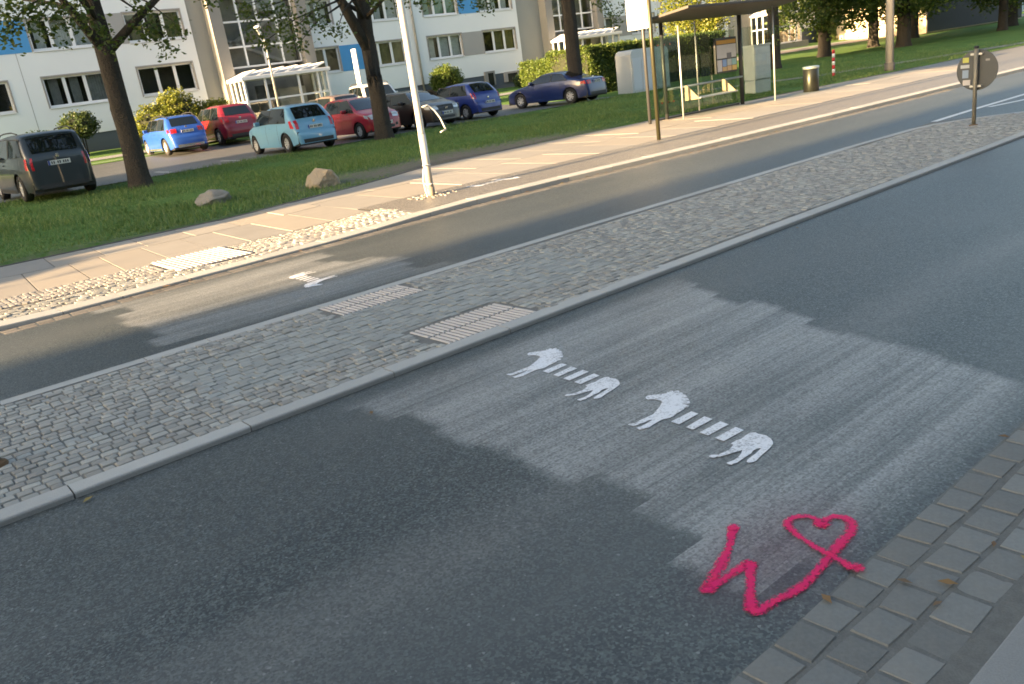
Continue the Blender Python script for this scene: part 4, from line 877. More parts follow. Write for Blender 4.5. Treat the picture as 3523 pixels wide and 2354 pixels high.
# stairwells and entrance porches
def stairwell(a, g0, g1, b_, first):
    q = MB(); q.b(a, g0 - .62, .06, .3, -.5, ZTOP); q.obj('stairwell_wall', M_grey, blk)
    q = MB(); q.b(g0 - .66, g0 - .02, -.62, .3, -.5, ZTOP); q.obj('stairwell_pillar', M_conc2, blk)
    q = MB(); q.b(g1, b_ - .02, -.62, .3, -.5, ZTOP); q.obj('stairwell_pillar', M_conc2, blk)
    zr = [3.95, 4.98, 6.25, 7.55, 8.85, 10.15, 11.45, 12.75, ZTOP]; n_ = 4; f = MB()
    for x in np.linspace(g0, g1, n_ + 1): f.b(x - .05, x + .05, -.12, -.02, zr[0], ZTOP)
    gl = f.obj('stairwell_glazing', M_frame, blk)
    for z in zr:
        q = MB(); q.b(g0, g1, -.115, -.025, z - .045, z + .045); q.obj('glazing_rail', M_frame, gl)
    for x0, x1 in zip(np.linspace(g0, g1, n_ + 1)[:-1], np.linspace(g0, g1, n_ + 1)[1:]):
        for za, zb_ in zip(zr[:-1], zr[1:]): q = MB(); q.b(x0 + .05, x1 - .05, -.08, -.07, za + .045, zb_ - .045); q.obj('pane', M_clear, gl)
    q = MB()                                                   # stairs behind the glass
    for k in range(8): q.box(((g0 + g1) / 2 + (.0), .55, 4.0 + 1.28 * k), (4.6, .5, .16), M=Matrix.Translation(((g0 + g1) / 2, 0, 4.6 + 1.28 * k)) @ Matrix.Rotation((-1) ** k * .42, 4, 'Y') @ Matrix.Translation((-(g0 + g1) / 2, 0, -(4.0 + 1.28 * k))))
    q.obj('staircase', M_pgrey, blk)
    q = MB(); q.b(g0, g1, .78, .88, 1, ZTOP); q.obj('stairwell_back', M_conc2, blk)
    # porch: white posts and rails, glass, louvred canopy
    px0, px1, y0, y1, zf = g0 - .40, g1 + .12, -2.45, -.63, .75
    q = MB(); q.b(px0 - .18, px1 + .18, y0 - .15, y1, 3.18, 3.36); po = q.obj('porch_canopy', M_frame, blk, bevel=.02)
    xsq = [px0, px0 + 1.15, px0 + 3.05, px0 + 4.2, px1]
    for x in xsq: p = MB(); p.b(x - .055, x + .055, y0, y0 + .11, zf, 3.178); p.obj('porch_post', M_frame, po)
    for y in (-1.9, -1.3, -.75):
        for x in (px0, px1): p = MB(); p.b(x - .055, x + .055, y, y + .10, zf, 3.178); p.obj('porch_post', M_frame, po)
    for rb in ((px0 - .05, px1 + .05, y0 + .012, y0 + .098, 2.08, 2.17), (px0 - .05, px1 + .05, y0 + .012, y0 + .098, zf, zf + .12), (px0 - .045, px0 + .045, y0 + .1, y1, 2.08, 2.17), (px1 - .045, px1 + .045, y0 + .1, y1, 2.08, 2.17)): q = MB(); q.b(*rb); q.obj('porch_rail', M_frame, po)
    for k in range(6):
        xm = px0 + (k + .5) * (px1 - px0) / 6; q = MB(); q.box((xm, (y0 + y1) / 2, 3.50), (.86, 1.75, .07), M=Matrix.Translation((xm, 0, 3.50)) @ Matrix.Rotation(-.32, 4, 'Y') @ Matrix.Translation((-xm, 0, -3.50))); q.obj('canopy_board', M_frame, po)
    for x0, x1 in zip(xsq[:-1], xsq[1:]):
        for za, zb_ in ((zf + .12, 2.08), (2.17, 3.18)): q = MB(); q.b(x0 + .055, x1 - .055, y0 + .05, y0 + .06, za, zb_); q.obj('pane', M_clear, po)
    for za, zb_ in ((zf + .12, 2.08), (2.17, 3.18)): q = MB(); q.b(px0 - .006, px0 + .006, y0 + .1, y1, za, zb_); q.obj('pane', M_clear, po)
    q = MB(); q.b(px0 + 1.3, px0 + 2.4, -.66, -.60, zf, 2.9); q.obj('entrance_door', M_pane, blk)
    q = MB(); q.b(px0 + 2.6, px0 + 4.2, -.70, -.60, 1.5, 2.6); q.obj('letterboxes', M_pgrey, blk)
    q = MB(); q.b(px0 - .3, px1 + .3, y0 - .5, y1, zf - .6, zf); q.obj('porch_step', M_conc2, blk)
for i, t_ in enumerate(TOW): stairwell(*t_, i == 0)
# ------------------------------------------------------------ vegetation
def leaf_mat(name, ramp_pts, trans=.35):
    m = bpy.data.materials.new(name); n, l = nt(m); r = n.new('ShaderNodeNewGeometry').outputs['Random Per Island']
    tc = n.new('ShaderNodeTexCoord').outputs['Object']; a = noise(n, l, tc, 1.2, 3)
    q = ramp(n, ramp_pts); l.new(mth(n, l, 'ADD', mth(n, l, 'MULTIPLY', r, .65), mth(n, l, 'MULTIPLY', a, .4)), q.inputs[0])
    d = n.new('ShaderNodeBsdfPrincipled'); l.new(q.outputs[0], d.inputs['Base Color']); d.inputs['Roughness'].default_value = .55
    t = n.new('ShaderNodeBsdfTranslucent'); l.new(mixc(n, l, .5, q.outputs[0], (.16, .20, .02)), t.inputs[0])
    mx = n.new('ShaderNodeMixShader'); mx.inputs[0].default_value = trans; l.new(d.outputs[0], mx.inputs[1]); l.new(t.outputs[0], mx.inputs[2])
    o = n.new('ShaderNodeOutputMaterial'); l.new(mx.outputs[0], o.inputs[0]); return m
M_leaf = leaf_mat('tree_leaves', [(.1, (.024, .052, .012)), (.5, (.056, .104, .018)), (.9, (.12, .145, .024))])
M_leafy = leaf_mat('yellow_green_leaves', [(.1, (.07, .10, .012)), (.5, (.14, .17, .02)), (.9, (.22, .22, .03))], .4)
M_hedge = leaf_mat('hedge_leaves', [(.1, (.032, .066, .012)), (.5, (.072, .120, .018)), (.9, (.13, .17, .026))], .3)
M_bushd = leaf_mat('dark_bush_leaves', [(.1, (.015, .035, .014)), (.5, (.03, .06, .02)), (.9, (.06, .10, .03))], .3)
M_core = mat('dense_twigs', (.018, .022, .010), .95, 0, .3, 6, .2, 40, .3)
M_bark = mat('tree_bark', (.040, .034, .027), .95, 0, .35, 5, .45, 26, 1.0, .05)
def leaves(name, centers, size, parent, m, per=1, spread=0.0, seed=1, droop=.3, elong=1.5):
    r = np.random.default_rng(seed); c = np.repeat(np.asarray(centers, float), per, 0); n = len(c)
    if spread: c = c + r.normal(size=(n, 3)) * spread
    d = r.normal(size=(n, 3)); d[:, 2] = d[:, 2] * .5 - droop; d /= np.linalg.norm(d, axis=1)[:, None]
    u = np.cross(d, r.normal(size=(n, 3))); u /= np.linalg.norm(u, axis=1)[:, None] + 1e-9
    s = size * r.uniform(.6, 1.3, n)[:, None]; a = c - d * s * elong * .5; b = c + d * s * elong * .5; nn = np.cross(d, u) * s * .12
    V = np.stack([a, c + u * s * .42 + nn, b, c - u * s * .42 + nn], 1).reshape(-1, 3); F = np.arange(4 * n).reshape(n, 4)
    return link(name, npmesh(name, V, F), m, parent)
def ell(n, c, r, seed, shell=.55):
    g = np.random.default_rng(seed); d = g.normal(size=(n, 3)); d /= np.linalg.norm(d, axis=1)[:, None]
    return np.asarray(c) + d * (g.uniform(shell ** 3, 1, n) ** (1 / 3))[:, None] * np.asarray(r)
def tree(label, x, y, r0, fork, crown_c, crown_r, ncl=150, per=55, limbs=None, extra=None, seed=1, top=7.5, group='street trees on the lawn', leafm=None, lsize=.16, lean=0):
    z = z1(x, y); t = thing('tree', label, 'tree', (x, y, z - .05), group=group); b = MB(); g = random.Random(seed)
    b.tube([(0, 0, -.1), (0, 0, .06), (0, 0, .35), (.02, 0, 1.0), (.02, 0, 1.5), (lean * .3, .01, 2.0), (lean * .4, 0, fork * .6), (lean * .7, 0.02, fork), (lean, .0, fork + 1.5), (lean * 1.2, .1, top)], [r0 * 1.55, r0 * 1.3, r0 * 1.08, r0, r0 * .98, r0 * .96, r0 * .93, r0 * .9, r0 * .62, r0 * .25], 26, True, .07)
    for (dx, dy, dz, rr) in (limbs or []):
        m_ = (dx * .45, dy * .45, fork + dz * .38); b.tube([(lean * .65, 0, fork - .25), (m_[0], m_[1], m_[2]), (dx, dy, fork + dz)], [rr, rr * .8, rr * .35], 9)
    for k in range(9):
        a = g.uniform(0, 6.28); h = g.uniform(fork + .3, top - .8); q = g.uniform(.5, .85); e = (math.cos(a) * crown_r[0] * q, math.sin(a) * crown_r[1] * q, h + g.uniform(.5, 1.6))
        b.tube([(lean, 0, h), (e[0] * .5, e[1] * .5, (h + e[2]) / 2 + .2), e], [r0 * .30, r0 * .2, .03], 7)
    tr = b.obj('trunk', M_bark, t, True)
    c = ell(ncl, crown_c, crown_r, seed, .45)
    me = leaves('crown', c, lsize * .8, t, leafm or M_leaf, int(per * 1.5), .34, seed)
    if extra is not None:
        e = np.asarray(extra) - np.array([x, y, z - .05]); leaves('hanging_foliage', e, .085, t, leafm or M_leaf, 62, .15, seed + 3)
        bb = MB()
        for p in e[::2]:
            o_ = Vector((lean * .7, 0, fork + .6)) ; p = Vector(p); bb.tube([o_.lerp(p, .35) + Vector((0, 0, .7)), o_.lerp(p, .7) + Vector((0, 0, .5)), p + Vector((0, 0, .1))], [.035, .022, .008], 5)
        tag(bb.obj('twigs', M_bark, t, True), kind='stuff')
    return t
F1 = [(4.13, 21.0, 4.48), (4.42, 21.0, 4.34), (4.79, 21.0, 4.45), (5.1, 21.0, 4.3), (5.49, 21.0, 4.41), (4.19, 21.0, 4.13), (4.6, 21.0, 4.06), (5.02, 21.0, 3.99), (3.89, 21.0, 3.93), (5.51, 21.0, 4.14), (5.83, 21.0, 3.93), (3.93, 21.0, 4.23), (4.48, 21.0, 4.55), (5.95, 21.0, 3.69), (6.98, 21.5, 4.45), (7.14, 21.5, 4.1), (7.25, 21.5, 3.75), (7.4, 21.5, 3.49), (7.7, 21.5, 3.96), (6.92, 21.5, 3.87), (8.67, 21.5, 4.50)]
F2 = [(9.99, 22.5, 4.39), (10.16, 22.5, 4.05), (10.46, 22.5, 4.26), (10.2, 22.5, 3.71), (10.46, 22.5, 3.47), (10.89, 22.5, 3.89), (10.86, 22.5, 4.35), (11.05, 22.5, 3.48), (11.38, 22.5, 3.75), (11.72, 22.5, 4.07), (12.05, 22.5, 4.28), (12.22, 22.5, 3.81), (12.7, 22.5, 3.65), (11.22, 22.5, 4.21), (11.42, 22.5, 3.34), (14.09, 22.5, 4.4), (14.99, 22.5, 4.28), (15.64, 22.5, 4.28)]
F3 = [(17.83, 25.0, 4.58), (19.05, 25.0, 4.49), (20.02, 25.0, 4.4), (20.31, 25.0, 4.28), (26.46, 25.0, 3.97), (26.8, 25.0, 3.62), (27.16, 25.0, 3.34), (27.63, 25.0, 3.83), (26.1, 25.0, 4.15)]
F4 = [(34.11, 24.0, 3.44), (35.13, 24.0, 3.52), (36.52, 24.0, 3.31), (37.6, 24.0, 2.96), (37.94, 24.0, 2.35), (38.49, 24.0, 1.91), (39.1, 24.0, 2.48), (37.19, 24.0, 2.2), (36.79, 24.0, 1.73), (38.3, 24.1, 3.2), (39.2, 24.3, 3.3), (40.3, 24.5, 3.0), (41, 24.6, 3.4), (40.0, 24.2, 2.2)]
tree('tree with thick dark trunk on the lawn beside the dark estate car', 6.17, 22.27, .235, 3.5, (0, 0, 8.2), (3.6, 3.4, 3.4), 170, 50, [(1.9, -.8, 1.3, .12), (-1.2, -.6, 1.7, .12)], F1, 3)
tree('forked tree on the lawn in front of the small red car', 14.45, 23.91, .255, 3.0, (0, 0, 8.0), (3.6, 3.4, 3.2), 170, 50, [(-1.25, 0, 2.6, .20), (.35, .1, 3.0, .19)], F2, 5, top=6.5)
tree('straight tree on the lawn in front of the navy coupe', 25.26, 25.85, .29, 5.2, (0, 0, 8.6), (3.8, 3.6, 3.3), 170, 50, [(1.5, -.8, 1.5, .13), (-1.8, -.4, 1.4, .13)], F3, 8)
tree('tree rising behind the tall cabinet by the bus shelter', 38.6, 25.1, .30, 4.0, (0, 0, 7.2), (4.2, 3.6, 3.4), 170, 45, [(1.6, -.8, 1.5, .14)], F4, 11)
RT = [(49.4, 28.6, .36, 'broad dark trunk on the lawn behind the litter bin', 3.2), (58.5, 30.2, .33, 'dark trunk left of the tall concrete pole', 3.2), (52.5, 25.2, .36, 'dark trunk just right of the tall concrete pole', 3.0), (69.2, 32.5, .40, 'flaring trunk in front of the sunlit low building', 3.6), (94.7, 38.0, .35, 'small far trunk beside the pale blue wall', 3.0), (75.7, 27.8, .45, 'thick double trunk at the upper right edge', 3.4), (84, 24.6, .40, 'shaded tree at the right edge behind the round sign', 3.2), (64, 24.0, .28, 'slim tree further along the lawn by the far footway', 4.6)]
for k, (x, y, r, lb, fk) in enumerate(RT):
    tree(lb, x, y, r, fk, (0, 0, 5.3), (5.0, 4.2, 3.7), 220, 44, [(1.6, -.9, 1.4, .14), (-1.7, .3, 1.6, .14)], None, 20 + k, lsize=.22)
tree('sunlit yellow-green tree hanging over the hedge behind the shelter', 48.0, 37.0, .14, 2.2, (0, 0, 4.2), (2.6, 2.2, 2.6), 110, 50, None, None, 41, top=5.5, group='shrubs by the house', leafm=M_leafy, lsize=.17)
def bush(label, x, y, r, h, m, z0=.15, n=26, per=60, name='bush', seed=1, ls=.085, sq=1.0):
    z = z1(x, y); t = thing(name, label, 'bush', (x, y, z - .03), group='bushes by the apartment block')
    c = ell(n * 5, (0, 0, z0 + h / 2), (r, r * sq, h / 2), seed, .75); leaves('foliage', c, ls, t, m, per // 2, .09, seed, .1, 1.3)
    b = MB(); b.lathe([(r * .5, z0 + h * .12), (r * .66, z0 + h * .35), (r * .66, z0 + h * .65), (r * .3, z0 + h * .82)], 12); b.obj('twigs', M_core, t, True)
    b = MB(); [b.tube([(q * .08, .05 * q, -.05), (q * .2 * r, .1 * q, z0 + h * .35)], [.035, .02], 6) for q in (-1, 0, 1)]; b.obj('stem', M_bark, t, True); return t
bush('low dark bush left of the larger one behind the dark estate car', 8.35, 43.0, .85, 1.15, M_bushd, .2, seed=2)
bush('rounded dark bush on bare stems against the plinth', 9.9, 43.0, .80, 1.10, M_bushd, .85, seed=3)
bush('yellow-green bush left of the blue estate roof', 12.75, 41.6, .95, 1.75, M_leafy, .15, seed=4, n=34)
bush('tallest yellow-green bush above the blue estate', 14.1, 41.8, 1.15, 2.35, M_leafy, .2, seed=5, n=44)
bush('yellow-green bush between the blue estate and the dark red car', 15.85, 41.6, 1.0, 1.75, M_leafy, .1, seed=6, n=34)
bush('clipped ball-shaped bush below the downpipe', 31.2, 43.2, 1.0, 1.65, M_hedge, .35, seed=7, n=44, name='clipped_bush')
bush('small dark bush by the basement door', 37.6, 43.0, .9, .9, M_bushd, .0, seed=9)
def hedge(label, x0, x1, y0, y1, h, seed, n):
    zc = z1((x0 + x1) / 2, (y0 + y1) / 2); t = thing('hedge', label, 'hedge', ((x0 + x1) / 2, (y0 + y1) / 2, zc - .05), group='clipped hedges by the block')
    g = np.random.default_rng(seed); lx, ly = (x1 - x0) / 2, (y1 - y0) / 2; P = []
    A = [2 * lx * h, 2 * lx * h, 2 * ly * h, 2 * ly * h, 4 * lx * ly]; pr = np.array(A) / sum(A)
    f = g.choice(5, n, p=pr); u, v = g.uniform(-1, 1, n), g.uniform(0, 1, n)
    X_ = np.where(f < 2, u * lx, np.where(f == 2, -lx, np.where(f == 3, lx, u * lx))); Y_ = np.where(f == 0, -ly, np.where(f == 1, ly, np.where(f < 4, u * ly, (v * 2 - 1) * ly))); Z_ = np.where(f < 4, v * h, h)
    wob = .05 * np.sin(X_ * 2.3 + Z_ * 3) + .05 * np.sin(Y_ * 2.9 + Z_ * 2); c = np.stack([X_ * (1 + wob * .3), Y_ + wob, Z_ + wob * .6], 1)
    leaves('foliage', np.concatenate([c, c * np.array([1.0, 1.0, 1.0]) + g.normal(size=c.shape) * .05]), .075, t, M_hedge, 1, .04, seed, .1, 1.3)
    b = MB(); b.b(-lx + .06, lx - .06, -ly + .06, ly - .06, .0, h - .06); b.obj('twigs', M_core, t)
hedge('short sunlit hedge block left of the middle tree trunk', 31.0, 33.6, 32.2, 35.9, 1.85, 1, 20000)
hedge('long tall dark hedge running behind the bus shelter', 29.4, 40.2, 29.2, 31.9, 2.15, 2, 42000)
hedge('sunlit hedge block beside the third entrance, left of a trunk', 76, 84, 43.3, 44.8, 1.9, 3, 9000)
hedge('low hedge at the far right edge of the lawn', 88, 100, 27, 29, 1.1, 4, 8000)
# turf blades
def grass():
    g = np.random.default_rng(3); n = 120000
    X_ = 1 + g.beta(1.1, 1.9, n) * 48; Y_ = 14.4 + g.beta(1.0, 1.35, n) * 10.6
    ge = np.interp(X_, [-60, 6.6, 8.2, 10.5, 17, 31, 60, 150], [14.3, 14.35, 14.75, 15.75, 15.8, 15.25, 14.7, 13.5])
    bare = np.clip(1 - abs(X_ - 11.6) * .17, 0, 1) * np.clip(1 - abs(Y_ - 15.9) * .55, 0, 1) * 2.2
    k = (Y_ > ge + .10 * (np.sin(X_ * 2.1) + np.sin(X_ * 5.3 + 1)) * .5 + .03) & (g.uniform(0, 1, n) > bare) & (Y_ < 24.86); X_, Y_ = X_[k], Y_[k]; n = len(X_)
    Z_ = zt(X_, Y_) - .012; h = g.uniform(.04, .10, n) * (1 + .5 * np.sin(X_ * .8) * np.sin(Y_ * 1.1)); a = g.uniform(0, 6.28, n); w = g.uniform(.006, .013, n)
    dx, dy = np.cos(a) * w, np.sin(a) * w; ln = g.normal(size=(n, 2)) * .035
    V = np.stack([np.stack([X_ - dx, Y_ - dy, Z_], 1), np.stack([X_ + dx, Y_ + dy, Z_], 1), np.stack([X_ + ln[:, 0], Y_ + ln[:, 1], Z_ + h], 1)], 1).reshape(-1, 3)
    tag(link('grass', npmesh('grass', V, np.arange(3 * n).reshape(n, 3)), leaf_mat('grass_blades', [(.1, (.060, .120, .028)), (.5, (.105, .188, .046)), (.9, (.21, .255, .085))], .3)), 'short mown grass on the sloping lawn', 'grass', kind='stuff')
grass()
def fallen():
    g = np.random.default_rng(9); P = []
    for _ in range(26): P.append((g.uniform(1.2, 5.0), g.choice([.78, .94, 1.08, 1.21, .85, .7]) + g.normal() * .012, .012))
    for _ in range(60): x = g.uniform(-1, 26); P.append((x, kerb_y(x) - abs(g.normal()) * .10 - .01, .016))
    for p in ((2.0, 3.97), (.55, 4.28), (6.9, 4.3), (9.3, 4.38)): P.append((*p, .008))
    V = []; F = []
    for i, (x, y, z) in enumerate(P):
        a = g.uniform(0, 6.28); s = g.uniform(.010, .020) * (1 if y < 5 else 1.7); c_, s_ = math.cos(a) * s, math.sin(a) * s
        V += [(x - c_ * 1.6, y - s_ * 1.6, z), (x - s_ * .7, y + c_ * .7, z + .007), (x + c_ * 1.6, y + s_ * 1.6, z + .003), (x + s_ * .7, y - c_ * .7, z + .004)]; F.append([4 * i, 4 * i + 1, 4 * i + 2, 4 * i + 3])
    tag(link('fallen_leaves', npmesh('fallen_leaves', V, F), leaf_mat('dry_leaves', [(.1, (.10, .045, .02)), (.5, (.22, .12, .04)), (.9, (.30, .24, .06))], .2)), 'scattered dry leaves in the gutters and between cobbles', 'leaves', kind='stuff')
fallen()
# ------------------------------------------------------------ boulders
def boulder(label, x, y, d, seed, m):
    b = bmesh.new(); bmesh.ops.create_icosphere(b, subdivisions=4, radius=.5); g = random.Random(seed); P = [Vector((g.uniform(-1, 1), g.uniform(-1, 1), g.uniform(-.6, 1))).normalized() for _ in range(16)]
    from mathutils import noise as mn
    for v in b.verts:
        c = v.co.normalized(); cut = min(.5, min((.40 + .06 * math.sin(i * 2.1 + seed)) / max(c.dot(p), .2) for i, p in enumerate(P))); v.co = c * cut * (1 + .08 * mn.noise(c * 4 + Vector((seed, 0, 0))))
    me = bpy.data.meshes.new('boulder'); b.to_mesh(me); b.free(); me.polygons.foreach_set('use_smooth', [False] * len(me.polygons)); o = link('boulder', me, m, None, (x, y, z1(x, y) + d[2] * .22)); o.scale = (d[0], d[1], d[2] * 1.15); o.rotation_euler = (0, .1, g.uniform(0, 3))
    tag(o, label, 'rock', 'rocks on the lawn edge')
boulder('larger tan boulder on the lawn edge left of the lamp post', 7.95, 15.85, (.98, .75, .50), 2, mat('boulder_tan', (.42, .33, .21), .9, 0, .35, 3, .25, 30, .8, .02, tint=((.20, .19, .17), .8)))
boulder('smaller grey boulder on the lawn nearer the left edge', 5.80, 16.35, (.78, .62, .36), 5, mat('boulder_grey', (.34, .31, .26), .9, 0, .35, 3, .25, 30, .8, .02, tint=((.15, .15, .14), .8)))
# ------------------------------------------------------------ street furniture
M_galv = mat('galvanised_steel', (.46, .47, .46), .45, .55, .12, 4, .08, 60, .1)
M_dark = mat('dark_steel', (.050, .052, .054), .45, .2, .1, 4, .08, 60, .1)
M_olive = mat('olive_painted_steel', (.045, .043, .022), .4, .4, .1, 4, .08, 60, .1)
M_board = mat('white_sign_board', (.80, .79, .76), .5, 0, .04, 2, .03, 60, 0)
M_concp = mat('concrete_post', (.33, .32, .30), .85, 0, .12, 3, .12, 50, .3, .004)
M_cable = mat('white_cable', (.60, .60, .56), .5)
t = thing('lamp_post', 'pale grey lamp post with loose white cables at the pavement edge', 'lamp post', (7.46, 11.22, .055))
b = MB(); b.tube([(0, 0, -.05), (0, 0, .16)], .068, 20); b.obj('base_collar', mat('grey_brown_collar', (.22, .19, .15), .7), t, True)
b = MB(); b.tube([(0, 0, .1), (0, 0, 1.0)], .060, 20); b.obj('lower_tube', M_galv, t, True)
b = MB(); b.tube([(0, 0, 1.0), (0, 0, 1.02), (0, 0, 5.0), (0, 0, 8.5)], [.060, .055, .050, .04], 20); b.tube([(0, 0, 8.45), (-.3, -.6, 8.9), (-.8, -1.6, 9.0)], [.05, .04, .035], 10); b.obj('mast', M_galv, t, True)
b = MB(); b.box((-1.0, -2.0, 9.0), (.25, .6, .10)); b.obj('lamp_head', M_dark, t, bevel=.03)
b = MB(); b.tube([(-.01, -.06, .50), (-.10, -.10, .52), (-.165, -.13, .44), (-.19, -.13, .28), (-.17, -.12, .12), (-.13, -.1, .0), (-.10, -.08, -.02)], .013, 8); b.obj('looped_cable', M_cable, t, True)
b = MB(); b.tube([(.05, -.05, 1.40), (.16, -.05, 1.42), (.27, -.06, 1.33), (.36, -.06, 1.20), (.42, -.06, 1.05), (.44, -.06, 1.01)], .013, 8); b.tube([(.44, -.06, 1.01), (.30, -.10, .98)], .012, 8); b.obj('hanging_cable', M_cable, t, True)
for z in (.20, .50): b = MB(); b.lathe([(.062, z), (.067, z + .01), (.062, z + .02)], 18); b.obj('strap', M_cable, t)
gv = []
for k in range(70):
    a = random.uniform(0, 6.28); q = random.uniform(.1, .38); gv.append((7.46 + math.cos(a) * q * 1.1, 11.2 + math.sin(a) * q * .9, random.uniform(.02, .05), random.uniform(.02, .04), .078, a))
gr_ = MB()
for x, y, a, c_, z, r in gv: gr_.box((x, y, z), (a, c_, .018), r)
tag(gr_.obj('gravel', M_mosaic), 'loose gravel around the foot of the lamp post', 'gravel', kind='stuff')
t = thing('bus_stop_pole', 'slim olive pole at the kerb in front of the bus shelter', 'pole', (13.6, 11.64, .055)); b = MB(); b.tube([(0, 0, -.05), (0, 0, 4.2)], .042, 16); b.obj('pole', M_olive, t, True)
b = MB(); b.lathe([(.30, -.02), (.30, .02)], 24, Matrix.Translation((0, 0, 4.45)) @ Matrix.Rotation(math.pi / 2, 4, 'Y')); b.obj('stop_sign', mat('sign_yellow_green', (.45, .42, .08), .5), t)
t = thing('information_sign', 'white sign board on a steel post beside the bus shelter', 'sign', (17.05, 14.85, .06)); b = MB(); b.tube([(0, 0, -.05), (0, 0, 4.4)], .043, 16); b.obj('post', M_dark, t, True)
b = MB(); b.b(-.115, -.075, -.30, .42, 2.38, 4.0); b.obj('board', M_board, t, bevel=.06)
# bus shelter
M_sgl = thin_glass('shelter_glass', (.88, .93, .89), 1.2)
M_roof = mat('shelter_roof_brown', (.062, .056, .050), .6, .0, .15, 2, .1, 40, .1)
t = thing('bus_shelter', 'glass bus shelter with flat brown roof on the far pavement', 'bus shelter', (19.7, 15.0, .06))
L3 = lambda x, y, z: (x - 19.7, y - 15.0, z)
b = MB(); b.add([L3(17.35, 13.62, 2.69), L3(22.6, 13.62, 2.69), L3(22.6, 15.35, 2.51), L3(17.35, 15.35, 2.51), L3(17.35, 13.62, 2.76), L3(22.6, 13.62, 2.76), L3(22.6, 15.35, 2.58), L3(17.35, 15.35, 2.58)], [(0, 3, 2, 1), (4, 5, 6, 7), (0, 1, 5, 4), (1, 2, 6, 5), (2, 3, 7, 6), (3, 0, 4, 7)]); b.obj('roof', M_roof, t, bevel=.015)
def post(x, y, z1_, r, m, nm='post', z0=-.05): b = MB(); b.tube([L3(x, y, z0), L3(x, y, z1_)], r, 14); return b.obj(nm, m, t, True)
post(21.45, 15.06, 2.5, .06, M_dark); post(18.0, 15.06, 2.5, .05, M_dark)
post(17.85, 14.38, 2.36, .022, M_galv, 'pane_post'); post(21.7, 14.12, 2.6, .024, M_galv, 'pane_post'); post(19.75, 15.32, 2.48, .022, M_galv, 'pane_post')
for x0, x1 in ((17.75, 18.72), (18.75, 19.72), (19.78, 20.6), (20.63, 21.4)): b = MB(); b.b(x0 - 19.7, x1 - 19.7, .20, .212, .18, 2.15); b.obj('back_pane', M_sgl, t)
b = MB(); b.b(17.845 - 19.7, 17.857 - 19.7, -.60, .19, .18, 2.15); b.obj('side_pane', M_sgl, t)
b = MB(); b.b(21.69 - 19.7, 21.702 - 19.7, -.86, .19, .18, 2.15); b.obj('side_pane', M_sgl, t)
M_reddot = mat('red_mark', (.45, .06, .03), .6)
for x in (18.0, 18.25, 18.5, 20.9, 21.15):
    for z in (.46, 1.95): b = MB(); b.lathe([(.001, 0), (.026, 0), (.026, .004), (.001, .004)], 10, Matrix.Translation(L3(x, 15.196, z)) @ Matrix.Rotation(math.pi / 2, 4, 'X')); b.obj('glass_mark', M_reddot, t)
b = MB(); b.tube([L3(18.05, 15.02, .80), L3(21.42, 15.02, .80)], .03, 10); b.obj('back_rail', mat('rail_blue_grey', (.22, .26, .30), .45, .4), t, True)
b = MB(); b.b(18.75 - 19.7, 20.45 - 19.7, -.52, -.16, .455, .49); b.obj('bench_seat', M_galv, t, bevel=.01)
M_side = mat('bench_side_tan', (.30, .24, .15), .6)
for x in (18.74, 20.42): b = MB(); b.add([L3(x, 14.5, .45), L3(x, 15.0, .42), L3(x, 15.0, .82), L3(x, 14.92, .82), L3(x + .025, 14.5, .45), L3(x + .025, 15.0, .42), L3(x + .025, 15.0, .82), L3(x + .025, 14.92, .82)], [(0, 1, 2, 3), (7, 6, 5, 4), (0, 4, 5, 1), (1, 5, 6, 2), (2, 6, 7, 3), (3, 7, 4, 0)]); b.obj('bench_bracket', M_side, t)
b = MB(); b.b(20.33 - 19.7, 21.33 - 19.7, .10, .17, .98, 1.94); pc = b.obj('timetable_case', M_dark, t, bevel=.012)
PT = [((.05, .95, .82, .93), (.50, .27, .04)), ((.05, .95, .42, .80), (.55, .54, .55)), ((.50, .72, .40, .56), (.14, .14, .17)), ((.05, .25, .05, .38), (.60, .57, .57)), ((.22, .27, .05, .38), (.60, .14, .09)), ((.29, .48, .18, .38), (.22, .36, .66)), ((.29, .48, .05, .17), (.62, .42, .20)), ((.51, .71, .20, .38), (.48, .52, .53)), ((.51, .71, .05, .19), (.60, .40, .24)), ((.74, .95, .20, .38), (.30, .50, .52)), ((.74, .95, .05, .19), (.68, .46, .16))]
for k, ((u0, u1, v0, v1), c_) in enumerate(PT): b = MB(); b.b(.63 + u0, .63 + u1, .088 - .003 * (k % 4), .098, .98 + v0 * .96, .98 + v1 * .96); b.obj('poster_sheet', mat('poster_%d' % k, c_, .5, 0, .12, 9, .15, 60, 0), pc)
b = MB(); b.b(-1.95, 1.72, .14, .24, -.04, .06); b.obj('floor_bar', M_dark, t)
# cabinets
M_cab = mat('cabinet_grey', (.55, .57, .56), .6, 0, .06, 2, .05, 60, .05); M_cabl = mat('cabinet_pale', (.60, .62, .64), .55, 0, .04, 2, .04, 60, .03)
t = thing('utility_cabinet', 'tall narrow grey utility cabinet right of the bus shelter', 'cabinet', (25.05, 16.95, .12), -.18)
b = MB(); b.b(-.36, .36, -.24, .24, -.06, .44); b.obj('plinth', M_cab, t, bevel=.01); b = MB(); b.b(-.37, .37, -.25, .25, .45, 1.52); b.obj('body', M_cab, t, bevel=.012)
b = MB(); b.b(-.34, .34, -.275, -.252, .48, 1.47); b.obj('door', M_cabl, t, bevel=.006); b = MB(); b.b(-.40, .40, -.28, .28, 1.52, 1.57); b.obj('lid', M_cab, t, bevel=.012)
t = thing('switch_cabinet', 'wide pale switch cabinet with domed top in front of the hedge', 'cabinet', (29.2, 25.6, z1(29, 25.6)))
